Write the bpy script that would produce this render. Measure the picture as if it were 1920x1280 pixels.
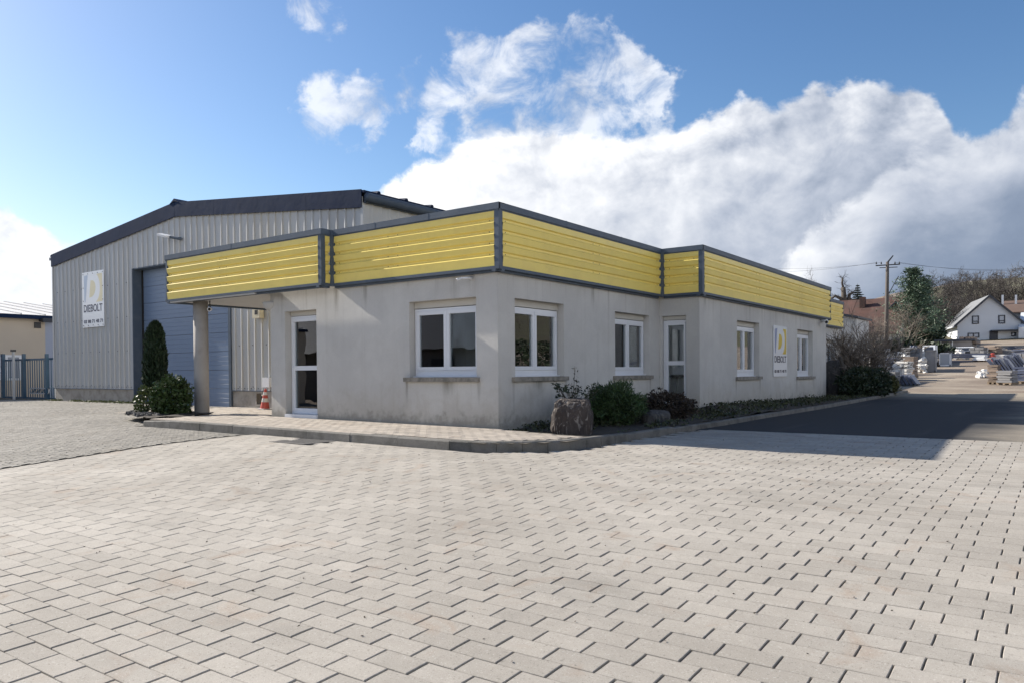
import bpy, bmesh, math, random
import numpy as np
from mathutils import Vector, Matrix, Euler, noise as mnoise

random.seed(7)
RNG = np.random.default_rng(11)
R = math.radians
sc = bpy.context.scene
for o in list(bpy.data.objects):
    bpy.data.objects.remove(o)
C = sc.collection

# ------------------------------------------------------------------ camera
EYE = 1.05
FPX, PITCH, ROLL, YAW, CY = 1437.2, -0.0148247, -0.00743794, -0.6296552, 717.908
cp, sp = math.cos(PITCH), math.sin(PITCH)
FW = Vector((math.sin(YAW) * cp, math.cos(YAW) * cp, sp))
r0 = Vector((math.cos(YAW), -math.sin(YAW), 0))
u0 = r0.cross(FW)
RV = math.cos(ROLL) * r0 + math.sin(ROLL) * u0
UV = -math.sin(ROLL) * r0 + math.cos(ROLL) * u0
cd = bpy.data.cameras.new('camera')
cam = bpy.data.objects.new('camera', cd)
C.objects.link(cam)
cam.matrix_world = Matrix(((RV.x, UV.x, -FW.x, 0), (RV.y, UV.y, -FW.y, 0), (RV.z, UV.z, -FW.z, EYE), (0, 0, 0, 1)))
cd.sensor_width = 36
cd.lens = FPX / 1920 * 36
cd.shift_y = (CY - 640) / 1920
cd.clip_start = 0.05
cd.clip_end = 3000
sc.camera = cam


def ray(px, py):
    return FW + RV * ((px - 960) / FPX) - UV * ((py - CY) / FPX)


def at(px, py, D):
    return Vector((0, 0, EYE)) + ray(px, py) * D


def on_y(px, py, Y):
    d = ray(px, py)
    return Vector((0, 0, EYE)) + d * (Y / d.y)


def on_x(px, py, X):
    d = ray(px, py)
    return Vector((0, 0, EYE)) + d * (X / d.x)


# ------------------------------------------------------------------ sun + sky
SUN_EL = 31.8
SUN_AZ = -94.6           # compass angle from +Y towards +X of the sun's place
sd = bpy.data.lights.new('sun', 'SUN')
sd.energy = 5.0
sd.angle = R(0.55)
sd.color = (1.0, 0.93, 0.83)
sun = bpy.data.objects.new('sun', sd)
C.objects.link(sun)
sdir = Vector((math.sin(R(SUN_AZ)) * math.cos(R(SUN_EL)), math.cos(R(SUN_AZ)) * math.cos(R(SUN_EL)), math.sin(R(SUN_EL))))
sun.rotation_euler = sdir.to_track_quat('Z', 'Y').to_euler()
sun.location = (-30, -5, 40)

sc.view_settings.view_transform = 'Standard'
sc.view_settings.look = 'None'
sc.view_settings.gamma = 1
sc.view_settings.exposure = 0.75
sc.view_settings.use_curve_mapping = False
sc.cycles.max_bounces = 8
sc.cycles.transparent_max_bounces = 12

W = bpy.data.worlds.new('World')
sc.world = W
W.use_nodes = True
nt = W.node_tree
nt.nodes.clear()


class NG:
    """tiny node helper"""

    def __init__(s, tree):
        s.t = tree

    def n(s, typ, **kw):
        nd = s.t.nodes.new(typ)
        for k, v in kw.items():
            setattr(nd, k, v)
        return nd

    def link(s, a, b):
        s.t.links.new(a, b)

    def put(s, sock, v):
        if hasattr(v, 'is_linked') or hasattr(v, 'links'):
            s.t.links.new(v, sock)
        else:
            sock.default_value = v

    def m(s, op, a, b=0.0, c=None, clamp=False):
        nd = s.n('ShaderNodeMath', operation=op, use_clamp=clamp)
        s.put(nd.inputs[0], a)
        s.put(nd.inputs[1], b)
        if c is not None:
            s.put(nd.inputs[2], c)
        return nd.outputs[0]

    def vm(s, op, a, b=None):
        nd = s.n('ShaderNodeVectorMath', operation=op)
        s.put(nd.inputs[0], a)
        if b is not None:
            s.put(nd.inputs[3] if op == 'SCALE' else nd.inputs[1], b)
        return nd.outputs[1] if op in ('DOT_PRODUCT', 'LENGTH', 'DISTANCE') else nd.outputs[0]

    def noise(s, vec, scale, detail=4, rough=0.55, dist=0.0, lac=2.0):
        nd = s.n('ShaderNodeTexNoise')
        nd.inputs['Scale'].default_value = scale
        nd.inputs['Detail'].default_value = detail
        nd.inputs['Roughness'].default_value = rough
        nd.inputs['Distortion'].default_value = dist
        nd.inputs['Lacunarity'].default_value = lac
        if vec is not None:
            s.link(vec, nd.inputs['Vector'])
        return nd.outputs[0]

    def ss(s, v, a, b, to0=0.0, to1=1.0):
        nd = s.n('ShaderNodeMapRange', interpolation_type='SMOOTHSTEP')
        s.put(nd.inputs[0], v)
        s.put(nd.inputs[1], a)
        s.put(nd.inputs[2], b)
        s.put(nd.inputs[3], to0)
        s.put(nd.inputs[4], to1)
        return nd.outputs[0]

    def mix(s, f, a, b, blend='MIX'):
        nd = s.n('ShaderNodeMix', data_type='RGBA', blend_type=blend)
        s.put(nd.inputs[0], f)
        for sock, v in ((nd.inputs[6], a), (nd.inputs[7], b)):
            if isinstance(v, (tuple, list)):
                sock.default_value = (v[0], v[1], v[2], 1)
            else:
                s.put(sock, v)
        return nd.outputs[2]

    def curve(s, v, pts):
        nd = s.n('ShaderNodeFloatCurve')
        c = nd.mapping.curves[0]
        c.points[0].location = pts[0]
        c.points[1].location = pts[-1]
        for p in pts[1:-1]:
            c.points.new(*p)
        for p in c.points:
            p.handle_type = 'AUTO'
        nd.mapping.update()
        s.put(nd.inputs[1], v)
        return nd.outputs[0]


def build_world():
    g = NG(nt)
    BG = 0.09
    CLOUD = 0.66          # cloud white at this exposure
    sky = g.n('ShaderNodeTexSky', sky_type='NISHITA', sun_disc=False)
    sky.sun_elevation = R(SUN_EL)
    sky.sun_rotation = R(SUN_AZ)
    sky.air_density = 1.0
    sky.dust_density = 0.55
    sky.ozone_density = 2.2
    hs = g.n('ShaderNodeHueSaturation')
    hs.inputs['Hue'].default_value = 0.503
    hs.inputs['Saturation'].default_value = 1.19
    hs.inputs['Value'].default_value = 0.94
    g.link(sky.outputs[0], hs.inputs['Color'])
    skyc = g.mix(1.0, hs.outputs[0], SKY_TINT, 'MULTIPLY')
    tc = g.n('ShaderNodeTexCoord')
    d = tc.outputs['Generated']
    sx = g.n('ShaderNodeSeparateXYZ')
    g.link(d, sx.inputs[0])
    az = g.m('MULTIPLY', g.m('ARCTAN2', sx.outputs[0], sx.outputs[1]), 180 / math.pi)
    el = g.m('MULTIPLY', g.m('ARCSINE', sx.outputs[2]), 180 / math.pi)
    u = g.m('DIVIDE', g.m('ADD', az, 90.0), 120.0, clamp=True)
    # lumps for cumulus edges: noise on the view direction (a distant dome)
    vs = g.vm('MULTIPLY', d, (1.0, 1.0, 1.25))
    lump = g.noise(vs, 7.0, 7, 0.56, 0.35)
    fine = g.noise(vs, 26.0, 6, 0.6, 0.2)
    off = g.vm('ADD', vs, (sdir.x * 0.028, sdir.y * 0.028, 0.030))
    lump2 = g.noise(off, 7.0, 7, 0.56, 0.35)
    mid = g.noise(vs, 14.0, 6, 0.58, 0.3)
    mid2 = g.noise(g.vm('ADD', vs, (sdir.x * 0.014, sdir.y * 0.014, 0.016)), 14.0, 6, 0.58, 0.3)
    big = g.noise(vs, 3.2, 4, 0.5)
    light = g.m('ADD', g.m('MULTIPLY', g.m('SUBTRACT', lump, lump2), 1.5), g.m('MULTIPLY', g.m('SUBTRACT', mid, mid2), 1.1))

    def c01(pts):
        return [((a + 90) / 120.0, e / 30.0) for a, e in pts]

    def bank(pts, amp, soft, seedlump):
        H = g.m('MULTIPLY', g.curve(u, c01(pts)), 30.0)
        w = g.m('ADD', g.m('MULTIPLY', g.m('SUBTRACT', seedlump, 0.5), amp), g.m('MULTIPLY', g.m('SUBTRACT', fine, 0.5), amp * 0.3))
        dd = g.m('ADD', g.m('SUBTRACT', H, el), w)
        return dd, g.ss(dd, 0.0, soft)

    main = [(-90, 12), (-76, 11.5), (-70, 10.3), (-68, 9.4), (-66, 8.2), (-62, 6.5), (-56, 4), (-50.5, 4), (-48.2, 9.5), (-46.2, 13),
            (-43.9, 14.9), (-41.1, 16.0), (-39, 17), (-36, 17.6), (-32, 17.4), (-28, 17.0), (-24, 17.2), (-21, 17.9), (-18.6, 18.6),
            (-16.5, 18.2), (-14, 19.6), (-10.7, 19.4), (-7.2, 18), (-5.6, 15.2), (-4.2, 14.9), (-2.4, 16), (2, 18), (10, 19), (20, 21), (30, 22)]  # unseen right end made taller for added fill light
    d1, a1 = bank(main, 6.5, 0.8, lump)
    front = [(-90, 0), (-60, 0), (-40, 2), (-30, 3.5), (-24, 4.5), (-18, 7.0), (-14.5, 10), (-11.5, 12.0), (-9.5, 14.2), (-7, 14.8), (-4.5, 15.2), (-2.4, 16.4),
             (1, 17), (12, 13), (30, 6)]
    d2, a2 = bank(front, 5.0, 1.2, mid)
    # brightness of the banks: sunlit sunward, grey rightwards, raised out of view as fill
    sunny_fill = g.curve(u, [((a + 90) / 120.0, v) for a, v in [(-90, 0.9), (-70, 0.92), (-55, 1.0), (-46, 1.0), (-40, 0.92), (-34, 0.84), (-28, 0.80), (-22, 0.76), (-15, 0.67), (-8, 0.60), (0, 0.60), (12, 0.82), (30, 1.0)]])
    depth1 = g.ss(d1, 0.3, 13.0)
    depth2 = g.ss(d2, 0.0, 10.0)
    b1 = g.m('SUBTRACT', sunny_fill, g.m('MULTIPLY', depth1, g.ss(u, 0.33, 0.66, 0.05, 0.34)))
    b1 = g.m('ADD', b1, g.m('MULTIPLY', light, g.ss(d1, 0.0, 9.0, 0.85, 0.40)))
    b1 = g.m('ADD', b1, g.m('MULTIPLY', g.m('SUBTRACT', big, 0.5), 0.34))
    b2 = g.m('SUBTRACT', g.m('ADD', sunny_fill, 0.05), g.m('MULTIPLY', depth2, 0.46))
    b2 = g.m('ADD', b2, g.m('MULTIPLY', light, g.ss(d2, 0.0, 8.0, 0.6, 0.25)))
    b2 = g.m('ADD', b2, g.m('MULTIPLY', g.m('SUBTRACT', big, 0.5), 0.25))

    def ccol(b):
        cr = g.n('ShaderNodeValToRGB')
        e = cr.color_ramp.elements
        e[0].position = 0.0
        e[0].color = (0.16, 0.21, 0.31, 1)
        e[1].position = 1.0
        e[1].color = (1.02, 1.03, 1.05, 1)
        for p, c in ((0.25, (0.25, 0.31, 0.42)), (0.5, (0.47, 0.52, 0.62)), (0.75, (0.74, 0.77, 0.83))):
            q = e.new(p)
            q.color = (*c, 1)
        g.link(b, cr.inputs[0])
        k = g.m('MULTIPLY', g.ss(u, 0.79, 1.0, 1.0, 1.6), CLOUD / BG)  # clouds out of view boosted to lighten the shaded facades
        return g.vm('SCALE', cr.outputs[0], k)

    # torn wisps above the bank: loose groups of small clouds
    wisps = [(610, 8, 2.2, .8), (650, 205, 3.2, .72), (600, 222, 2.2, .62), (700, 190, 2.0, .6), (603, 153, 1.2, .45), (815, 215, 1.6, .9), (810, 255, 1.6, .8), (780, 125, 2.6, .8), (850, 120, 2.6, .75),
             (885, 62, 2.4, .7), (960, 95, 3.2, .75), (1010, 120, 3.8, .95), (1000, 170, 3.8, 1.0), (1090, 120, 3.6, .95), (1160, 125, 3.4, .9), (1120, 175, 3.6, 1.0), (960, 210, 3.4, 1.0),
             (1050, 225, 4.0, 1.0), (1250, 183, 1.5, .75), (1262, 130, 1.6, .6), (1210, 120, 2.0, .7), (880, 250, 2.4, .8), (1385, 170, 2.0, .5)]
    acc = None
    wc = g.n('ShaderNodeTexNoise')
    wc.inputs['Scale'].default_value = 8.0
    wc.inputs['Detail'].default_value = 6
    wc.inputs['Roughness'].default_value = 0.62
    g.link(d, wc.inputs['Vector'])
    dw = g.vm('NORMALIZE', g.vm('ADD', d, g.vm('SCALE', g.vm('SUBTRACT', wc.outputs[1], (.5, .5, .5)), 0.13)))
    for px, py, rad, st in wisps:
        py += 44 if px > 740 else 8
        v = ray(px, py).normalized()
        dot = g.vm('DOT_PRODUCT', dw, tuple(v))
        k = g.ss(dot, math.cos(R(rad * 1.25)), 1.0, 0.0, st)
        acc = k if acc is None else g.m('ADD', acc, k)
    acc = g.m('MINIMUM', acc, 1.15)
    wn = g.noise(vs, 17.0, 9, 0.62, 0.5)
    wd = g.m('SUBTRACT', g.m('ADD', g.m('MULTIPLY', acc, 0.52), g.m('MULTIPLY', g.m('ADD', g.m('MULTIPLY', wn, 0.7), g.m('MULTIPLY', lump, 0.3)), 2.1)), 1.40)
    a3 = g.m('MULTIPLY', g.ss(wd, -0.02, 0.44), g.ss(acc, 0.0, 0.45))
    a3 = g.m('MULTIPLY', a3, 0.72)
    b3 = g.m('ADD', 0.72, g.m('ADD', g.m('MULTIPLY', light, 0.7), g.m('MULTIPLY', wd, 0.45)))
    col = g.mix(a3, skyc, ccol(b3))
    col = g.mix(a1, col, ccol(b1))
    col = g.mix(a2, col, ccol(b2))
    # milky veil low over the horizon
    veil = g.m('MULTIPLY', g.ss(el, 14.0, 0.0), g.ss(u, 0.36, 0.12, 0.0, 0.5))
    col = g.mix(veil, col, (0.47 / BG, 0.52 / BG, 0.59 / BG))
    bg = g.n('ShaderNodeBackground')
    g.link(col, bg.inputs[0])
    bg.inputs[1].default_value = BG
    out = g.n('ShaderNodeOutputWorld')
    g.link(bg.outputs[0], out.inputs[0])


SKY_TINT = (1.0, 1.0, 1.0)
build_world()
# W.cycles.sampling_method = 'MANUAL'
# W.cycles.sample_map_resolution = 512

# ------------------------------------------------------------------ materials
MATS = {}


def mat(name, col, rough=0.65, var=0.12, vscale=3.0, fine=0.0, fscale=60.0, bump=0.0, bscale=40.0, metal=0.0, spec=0.5,
        tone=0.0, rnd=0.0, dirt=None, dirt_amt=0.0, dirt_scale=1.2, stretch=None, coords='Object', bumpdist=0.01, trans=0.0):
    if name in MATS:
        return MATS[name]
    m = bpy.data.materials.new(name)
    m.use_nodes = True
    t = m.node_tree
    t.nodes.clear()
    g = NG(t)
    out = g.n('ShaderNodeOutputMaterial')
    b = g.n('ShaderNodeBsdfPrincipled')
    g.link(b.outputs[0], out.inputs[0])
    tc = g.n('ShaderNodeTexCoord')
    v = g.n('ShaderNodeNewGeometry').outputs[0] if coords == 'World' else tc.outputs[coords]
    if stretch:
        v = g.vm('MULTIPLY', v, stretch)
    c = (*col, 1)
    rgb = g.n('ShaderNodeRGB')
    rgb.outputs[0].default_value = c
    cur = rgb.outputs[0]
    if dirt is not None:
        f = g.ss(g.noise(v, dirt_scale, 6, 0.62), 0.42, 0.68, 0.0, dirt_amt)
        cur = g.mix(f, cur, dirt)
    f = None
    if var:
        f = g.m('ADD', g.m('MULTIPLY', g.m('SUBTRACT', g.noise(v, vscale, 5, 0.6), 0.5), var * 2.6), 1.0)
    if fine:
        q = g.m('ADD', g.m('MULTIPLY', g.m('SUBTRACT', g.noise(v, fscale, 3, 0.7), 0.5), fine * 2.6), 1.0)
        f = q if f is None else g.m('MULTIPLY', f, q)
    if tone:
        at_ = g.n('ShaderNodeAttribute', attribute_name='tone')
        q = g.m('ADD', g.m('MULTIPLY', g.m('SUBTRACT', at_.outputs['Fac'], 0.5), tone * 2), 1.0)
        f = q if f is None else g.m('MULTIPLY', f, q)
    if rnd:
        oi = g.n('ShaderNodeObjectInfo')
        q = g.m('ADD', g.m('MULTIPLY', g.m('SUBTRACT', oi.outputs['Random'], 0.5), rnd * 2), 1.0)
        f = q if f is None else g.m('MULTIPLY', f, q)
    if f is not None:
        cur = g.vm('SCALE', cur, f)
    g.link(cur, b.inputs['Base Color'])
    b.inputs['Roughness'].default_value = rough
    b.inputs['Metallic'].default_value = metal
    b.inputs['Specular IOR Level'].default_value = spec
    if bump:
        bn = g.n('ShaderNodeBump')
        bn.inputs['Strength'].default_value = bump
        bn.inputs['Distance'].default_value = bumpdist
        g.link(g.noise(v, bscale, 5, 0.65), bn.inputs['Height'])
        g.link(bn.outputs[0], b.inputs['Normal'])
    MATS[name] = m
    return m


STREAKS = [(-9.56, 9.936, .90, .05, .55), (-7.92, 9.936, .90, .06, .5), (-8.6, 9.936, .90, .22, .35), (-7.515, 10.36, .90, .05, .8), (-7.515, 12.0, .90, .06, .5), (-7.515, 11.1, .90, .25, .3),
           (-7.515, 13.82, .88, .06, .5), (-7.515, 15.52, .88, .06, .5), (-6.56, 18.25, .82, .07, .6), (-6.56, 20.02, .82, .07, .6), (-6.56, 23.35, .78, .07, .6), (-6.56, 25.15, .78, .07, .6),
           (-7.515, 13.0, 2.7, .10, .5), (-10.6, 9.936, 2.7, .08, .6), (-11.4, 9.936, 2.68, .12, .7), (-6.56, 16.3, 2.7, .10, .4)]


def stucco():
    m = bpy.data.materials.new('stucco')
    m.use_nodes = True
    t = m.node_tree
    t.nodes.clear()
    g = NG(t)
    out = g.n('ShaderNodeOutputMaterial')
    b = g.n('ShaderNodeBsdfPrincipled')
    g.link(b.outputs[0], out.inputs[0])
    pos = g.n('ShaderNodeNewGeometry').outputs[0]
    sx = g.n('ShaderNodeSeparateXYZ')
    g.link(pos, sx.inputs[0])
    z = sx.outputs[2]
    big = g.noise(pos, 0.7, 5, 0.6)
    blot = g.noise(pos, 2.3, 6, 0.65, 0.6)
    streak = g.noise(g.vm('MULTIPLY', pos, (5.0, 5.0, 0.22)), 1.0, 5, 0.7)
    grain = g.noise(pos, 90.0, 3, 0.75)
    col = g.mix(g.ss(big, 0.35, 0.68), (0.505, 0.495, 0.47), (0.585, 0.573, 0.54))
    col = g.mix(g.ss(blot, 0.50, 0.75, 0.0, 0.28), col, (0.455, 0.437, 0.395))
    col = g.mix(g.ss(streak, 0.52, 0.80, 0.0, 0.45), col, (0.40, 0.382, 0.345))
    # splash dirt and algae at the foot, ragged
    foot = g.m('ADD', z, g.m('MULTIPLY', g.m('SUBTRACT', blot, 0.5), -1.0))
    foot = g.m('ADD', foot, g.m('MULTIPLY', g.m('SUBTRACT', streak, 0.5), -0.5))
    col = g.mix(g.ss(foot, 0.85, 0.25, 0.0, 0.45), col, (0.38, 0.345, 0.285))
    foot2 = g.m('ADD', z, g.m('MULTIPLY', g.m('SUBTRACT', g.noise(pos, 6.0, 6, 0.7), 0.5), -0.9))
    col = g.mix(g.ss(foot2, 0.40, 0.12, 0.0, 0.5), col, (0.17, 0.16, 0.13))
    # run-off streaks under the roof edge
    topf = g.m('MULTIPLY', g.ss(z, 2.0, 2.75), g.ss(streak, 0.50, 0.72))
    col = g.mix(g.m('MULTIPLY', topf, 0.5), col, (0.33, 0.315, 0.29))
    xy = g.vm('MULTIPLY', pos, (1.0, 1.0, 0.0))
    rag = g.noise(g.vm('MULTIPLY', pos, (14.0, 14.0, 0.8)), 1.0, 4, 0.7)
    for sx_, sy_, sz_, wd_, ln_ in STREAKS:
        dd = g.vm('DISTANCE', xy, (sx_, sy_, 0.0))
        k = g.m('MULTIPLY', g.ss(dd, wd_, 0.0), g.ss(z, sz_ - ln_, sz_ - 0.02))
        k = g.m('MULTIPLY', k, g.m('LESS_THAN', z, sz_))
        k = g.m('MULTIPLY', k, g.ss(rag, 0.30, 0.62, 0.15, 0.75))
        col = g.mix(k, col, (0.20, 0.185, 0.155))
    col = g.vm('SCALE', col, g.m('ADD', 0.80, g.m('MULTIPLY', grain, 0.40)))
    g.link(col, b.inputs['Base Color'])
    b.inputs['Roughness'].default_value = 0.92
    b.inputs['Specular IOR Level'].default_value = 0.2
    bn = g.n('ShaderNodeBump')
    bn.inputs['Strength'].default_value = 0.55
    bn.inputs['Distance'].default_value = 0.006
    g.link(g.noise(pos, 140.0, 4, 0.7), bn.inputs['Height'])
    bn2 = g.n('ShaderNodeBump')
    bn2.inputs['Strength'].default_value = 0.35
    bn2.inputs['Distance'].default_value = 0.02
    g.link(g.noise(pos, 4.0, 4, 0.6), bn2.inputs['Height'])
    g.link(bn.outputs[0], bn2.inputs['Normal'])
    g.link(bn2.outputs[0], b.inputs['Normal'])
    return m


def paver_mat(name, a, b_, stain, tone=0.22, use_rnd=True):
    m = bpy.data.materials.new(name)
    m.use_nodes = True
    t = m.node_tree
    t.nodes.clear()
    g = NG(t)
    out = g.n('ShaderNodeOutputMaterial')
    b = g.n('ShaderNodeBsdfPrincipled')
    g.link(b.outputs[0], out.inputs[0])
    pos = g.n('ShaderNodeNewGeometry').outputs[0]
    big = g.noise(pos, 0.45, 5, 0.6)
    col = g.mix(g.ss(big, 0.35, 0.66), a, b_)
    rust = g.noise(pos, 1.7, 6, 0.65, 0.8)
    col = g.mix(g.ss(rust, 0.55, 0.74, 0.0, 0.7), col, stain)
    grime = g.noise(g.vm('MULTIPLY', pos, (.35, 1.0, 1.0)), 0.8, 7, 0.68, 1.2)
    col = g.mix(g.ss(grime, 0.52, 0.72, 0.0, 0.38), col, (0.20, 0.188, 0.165))
    spots = g.noise(pos, 26.0, 2, 0.5)
    col = g.mix(g.ss(spots, 0.68, 0.76, 0.0, 0.5), col, (0.15, 0.14, 0.12))
    specks = g.noise(pos, 85.0, 2, 0.6)
    col = g.mix(g.ss(specks, 0.63, 0.70, 0.0, 0.6), col, (0.13, 0.12, 0.105))
    col = g.mix(g.ss(specks, 0.38, 0.30, 0.0, 0.5), col, (0.55, 0.53, 0.49))
    a_ = g.n('ShaderNodeAttribute', attribute_name='tone').outputs['Fac']
    oi = g.n('ShaderNodeObjectInfo').outputs['Random']
    if use_rnd:
        a_ = oi
    f = g.m('ADD', 1.0 - tone / 2, g.m('MULTIPLY', a_, tone))
    grain = g.noise(pos, 230.0, 3, 0.8)
    patch = g.noise(pos, 11.0, 5, 0.7)
    f = g.m('MULTIPLY', f, g.m('ADD', 0.50, g.m('MULTIPLY', grain, 1.0)))
    f = g.m('MULTIPLY', f, g.m('ADD', 0.86, g.m('MULTIPLY', patch, 0.28)))
    col = g.vm('SCALE', col, f)
    g.link(col, b.inputs['Base Color'])
    b.inputs['Roughness'].default_value = 0.85
    b.inputs['Specular IOR Level'].default_value = 0.2
    bn = g.n('ShaderNodeBump')
    bn.inputs['Strength'].default_value = 0.5
    bn.inputs['Distance'].default_value = 0.004
    g.link(g.noise(pos, 160.0, 4, 0.75), bn.inputs['Height'])
    g.link(bn.outputs[0], b.inputs['Normal'])
    return m


def glass_mat(name, tint=(0.80, 0.86, 0.86), refl=1.0):
    m = bpy.data.materials.new(name)
    m.use_nodes = True
    t = m.node_tree
    t.nodes.clear()
    g = NG(t)
    out = g.n('ShaderNodeOutputMaterial')
    tr = g.n('ShaderNodeBsdfTransparent')
    tr.inputs[0].default_value = (*tint, 1)
    gl = g.n('ShaderNodeBsdfGlossy')
    gl.inputs[0].default_value = (0.95, 0.97, 1.0, 1)
    gl.inputs['Roughness'].default_value = 0.01
    pos = g.n('ShaderNodeNewGeometry').outputs[0]
    bn = g.n('ShaderNodeBump')
    bn.inputs['Strength'].default_value = 0.12
    bn.inputs['Distance'].default_value = 0.02
    g.link(g.noise(pos, 1.3, 2, 0.5), bn.inputs['Height'])
    g.link(bn.outputs[0], gl.inputs['Normal'])
    fr = g.n('ShaderNodeFresnel')
    fr.inputs[0].default_value = 1.52
    f = g.m('MINIMUM', g.m('ADD', g.m('MULTIPLY', fr.outputs[0], 2.3 * refl), 0.02), 1.0)
    mx = g.n('ShaderNodeMixShader')
    g.link(f, mx.inputs[0])
    g.link(tr.outputs[0], mx.inputs[1])
    g.link(gl.outputs[0], mx.inputs[2])
    g.link(mx.outputs[0], out.inputs[0])
    return m


M_STUCCO = stucco()
M_PAVER = paver_mat('concrete_paver', (0.335, 0.307, 0.266), (0.405, 0.374, 0.327), (0.33, 0.262, 0.205), tone=.15)
M_PAVER_S = paver_mat('concrete_paver_far', (0.335, 0.307, 0.266), (0.405, 0.374, 0.327), (0.33, 0.262, 0.205), tone=.15, use_rnd=False)
M_WALKPAVER = paver_mat('pavement_paver', (0.36, 0.318, 0.27), (0.42, 0.373, 0.318), (0.34, 0.27, 0.21), 0.3, False)
M_COBBLE = paver_mat('cobble', (0.225, 0.21, 0.183), (0.285, 0.267, 0.235), (0.22, 0.195, 0.155), 0.22, False)
M_JOINT = mat('joint_sand', (0.13, 0.115, 0.092), 0.95, 0.3, 5, 0.3, 80)
M_GLASS = glass_mat('window_glass')
M_YELLOW = mat('yellow_cladding', (0.85, 0.68, 0.185), 0.42, 0.07, 1.2, 0.03, 30, dirt=(0.70, 0.54, 0.17), dirt_amt=0.30, dirt_scale=2.2, coords='World', spec=0.45)
M_TRIM = mat('slate_trim', (0.080, 0.105, 0.140), 0.5, 0.12, 2.0, 0.06, 50, dirt=(0.14, 0.165, 0.195), dirt_amt=0.3, dirt_scale=3, coords='World', spec=.2)
M_TRIMD = mat('dark_verge', (0.011, 0.023, 0.058), 0.55, 0.15, 1.5, 0.0, coords='World', bump=0.25, bscale=1.2, bumpdist=0.05, spec=.06)
M_CLAD = mat('grey_cladding', (0.455, 0.465, 0.465), 0.40, 0.08, 1.0, 0.03, 30, dirt=(0.40, 0.38, 0.34), dirt_amt=0.35, dirt_scale=0.9, stretch=(1, 1, 0.25), coords='World', spec=.3)
M_WHITE = mat('white_aluminium', (0.70, 0.72, 0.75), 0.38, 0.04, 3, coords='World')
M_SHUT = mat('beige_box', (0.50, 0.48, 0.43), 0.6, 0.08, 4, coords='World')
M_CONC = mat('concrete', (0.36, 0.335, 0.30), 0.9, 0.18, 2.2, 0.12, 60, 0.4, 70, dirt=(0.16, 0.14, 0.115), dirt_amt=0.55, dirt_scale=3.0, coords='World')
M_SILL = mat('weathered_sill', (0.27, 0.25, 0.215), 0.9, 0.25, 6, 0.2, 60, 0.5, 60, dirt=(0.09, 0.085, 0.07), dirt_amt=0.6, dirt_scale=7, coords='World')
M_KERB = mat('kerb_concrete', (0.165, 0.157, 0.142), 0.9, 0.22, 3.0, 0.22, 60, 0.6, 60, dirt=(0.08, 0.078, 0.065), dirt_amt=0.7, dirt_scale=4.5, coords='World', rnd=0.16)
M_DOOR = mat('blue_grey_door', (0.17, 0.23, 0.335), 0.36, 0.05, 1.0, coords='World')
M_DARK = mat('dark_metal', (0.035, 0.037, 0.042), 0.5, 0.1, 5)
M_BLACK = mat('black_rubber', (0.012, 0.012, 0.013), 0.7, 0.1, 5)
M_SOFFIT = mat('soffit_sheet', (0.46, 0.46, 0.45), 0.5, 0.06, 2, coords='World')
M_COL = mat('painted_column', (0.38, 0.355, 0.325), 0.85, 0.14, 2.5, 0.10, 80, 0.3, 90, dirt=(0.22, 0.19, 0.15), dirt_amt=0.4, dirt_scale=2.0, coords='World')
M_INT = mat('interior_wall', (0.78, 0.78, 0.76), 0.9, 0.05, 1)
M_INTD = mat('interior_floor', (0.42, 0.40, 0.37), 0.7, 0.1, 2)
M_SOIL = mat('soil', (0.045, 0.036, 0.027), 0.95, 0.4, 4, 0.35, 40, 0.8, 30, coords='World')
def asphalt_mat():
    m = bpy.data.materials.new('asphalt')
    m.use_nodes = True
    m.node_tree.nodes.clear()
    g = NG(m.node_tree)
    out = g.n('ShaderNodeOutputMaterial')
    b = g.n('ShaderNodeBsdfPrincipled')
    g.link(b.outputs[0], out.inputs[0])
    pos = g.n('ShaderNodeNewGeometry').outputs[0]
    sx = g.n('ShaderNodeSeparateXYZ')
    g.link(pos, sx.inputs[0])
    nz = g.noise(pos, 0.5, 6, 0.62, 0.4)
    lit_dust = g.m('ADD', g.m('MULTIPLY', g.m('ADD', sx.outputs[0], 0.9), 0.35), g.m('MULTIPLY', nz, 0.6))
    f = g.ss(lit_dust, 0.05, 0.75)
    col = g.mix(f, (0.047, 0.047, 0.049), (0.36, 0.315, 0.25))  # building's shadow painted into the asphalt; beige dust only on the sunlit side
    # dirt dragged out of the yard
    f2 = g.m('MULTIPLY', g.ss(g.m('ADD', sx.outputs[1], g.m('MULTIPLY', nz, 6.0)), 29.0, 34.0), 0.9)
    col = g.mix(f2, col, (0.34, 0.29, 0.22))
    tr = g.noise(g.vm('MULTIPLY', pos, (2.2, .16, 1)), 1.0, 5, .65)
    col = g.mix(g.ss(tr, .52, .72, 0, .35), col, (0.10, 0.095, 0.085))
    col = g.vm('SCALE', col, g.m('ADD', .65, g.m('MULTIPLY', g.noise(pos, 120, 3, .8), .7)))
    g.link(col, b.inputs['Base Color'])
    b.inputs['Roughness'].default_value = .85
    b.inputs['Specular IOR Level'].default_value = .15
    bn = g.n('ShaderNodeBump')
    bn.inputs['Strength'].default_value = .6
    bn.inputs['Distance'].default_value = .006
    g.link(g.noise(pos, 130, 4, .7), bn.inputs['Height'])
    g.link(bn.outputs[0], b.inputs['Normal'])
    return m


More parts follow.
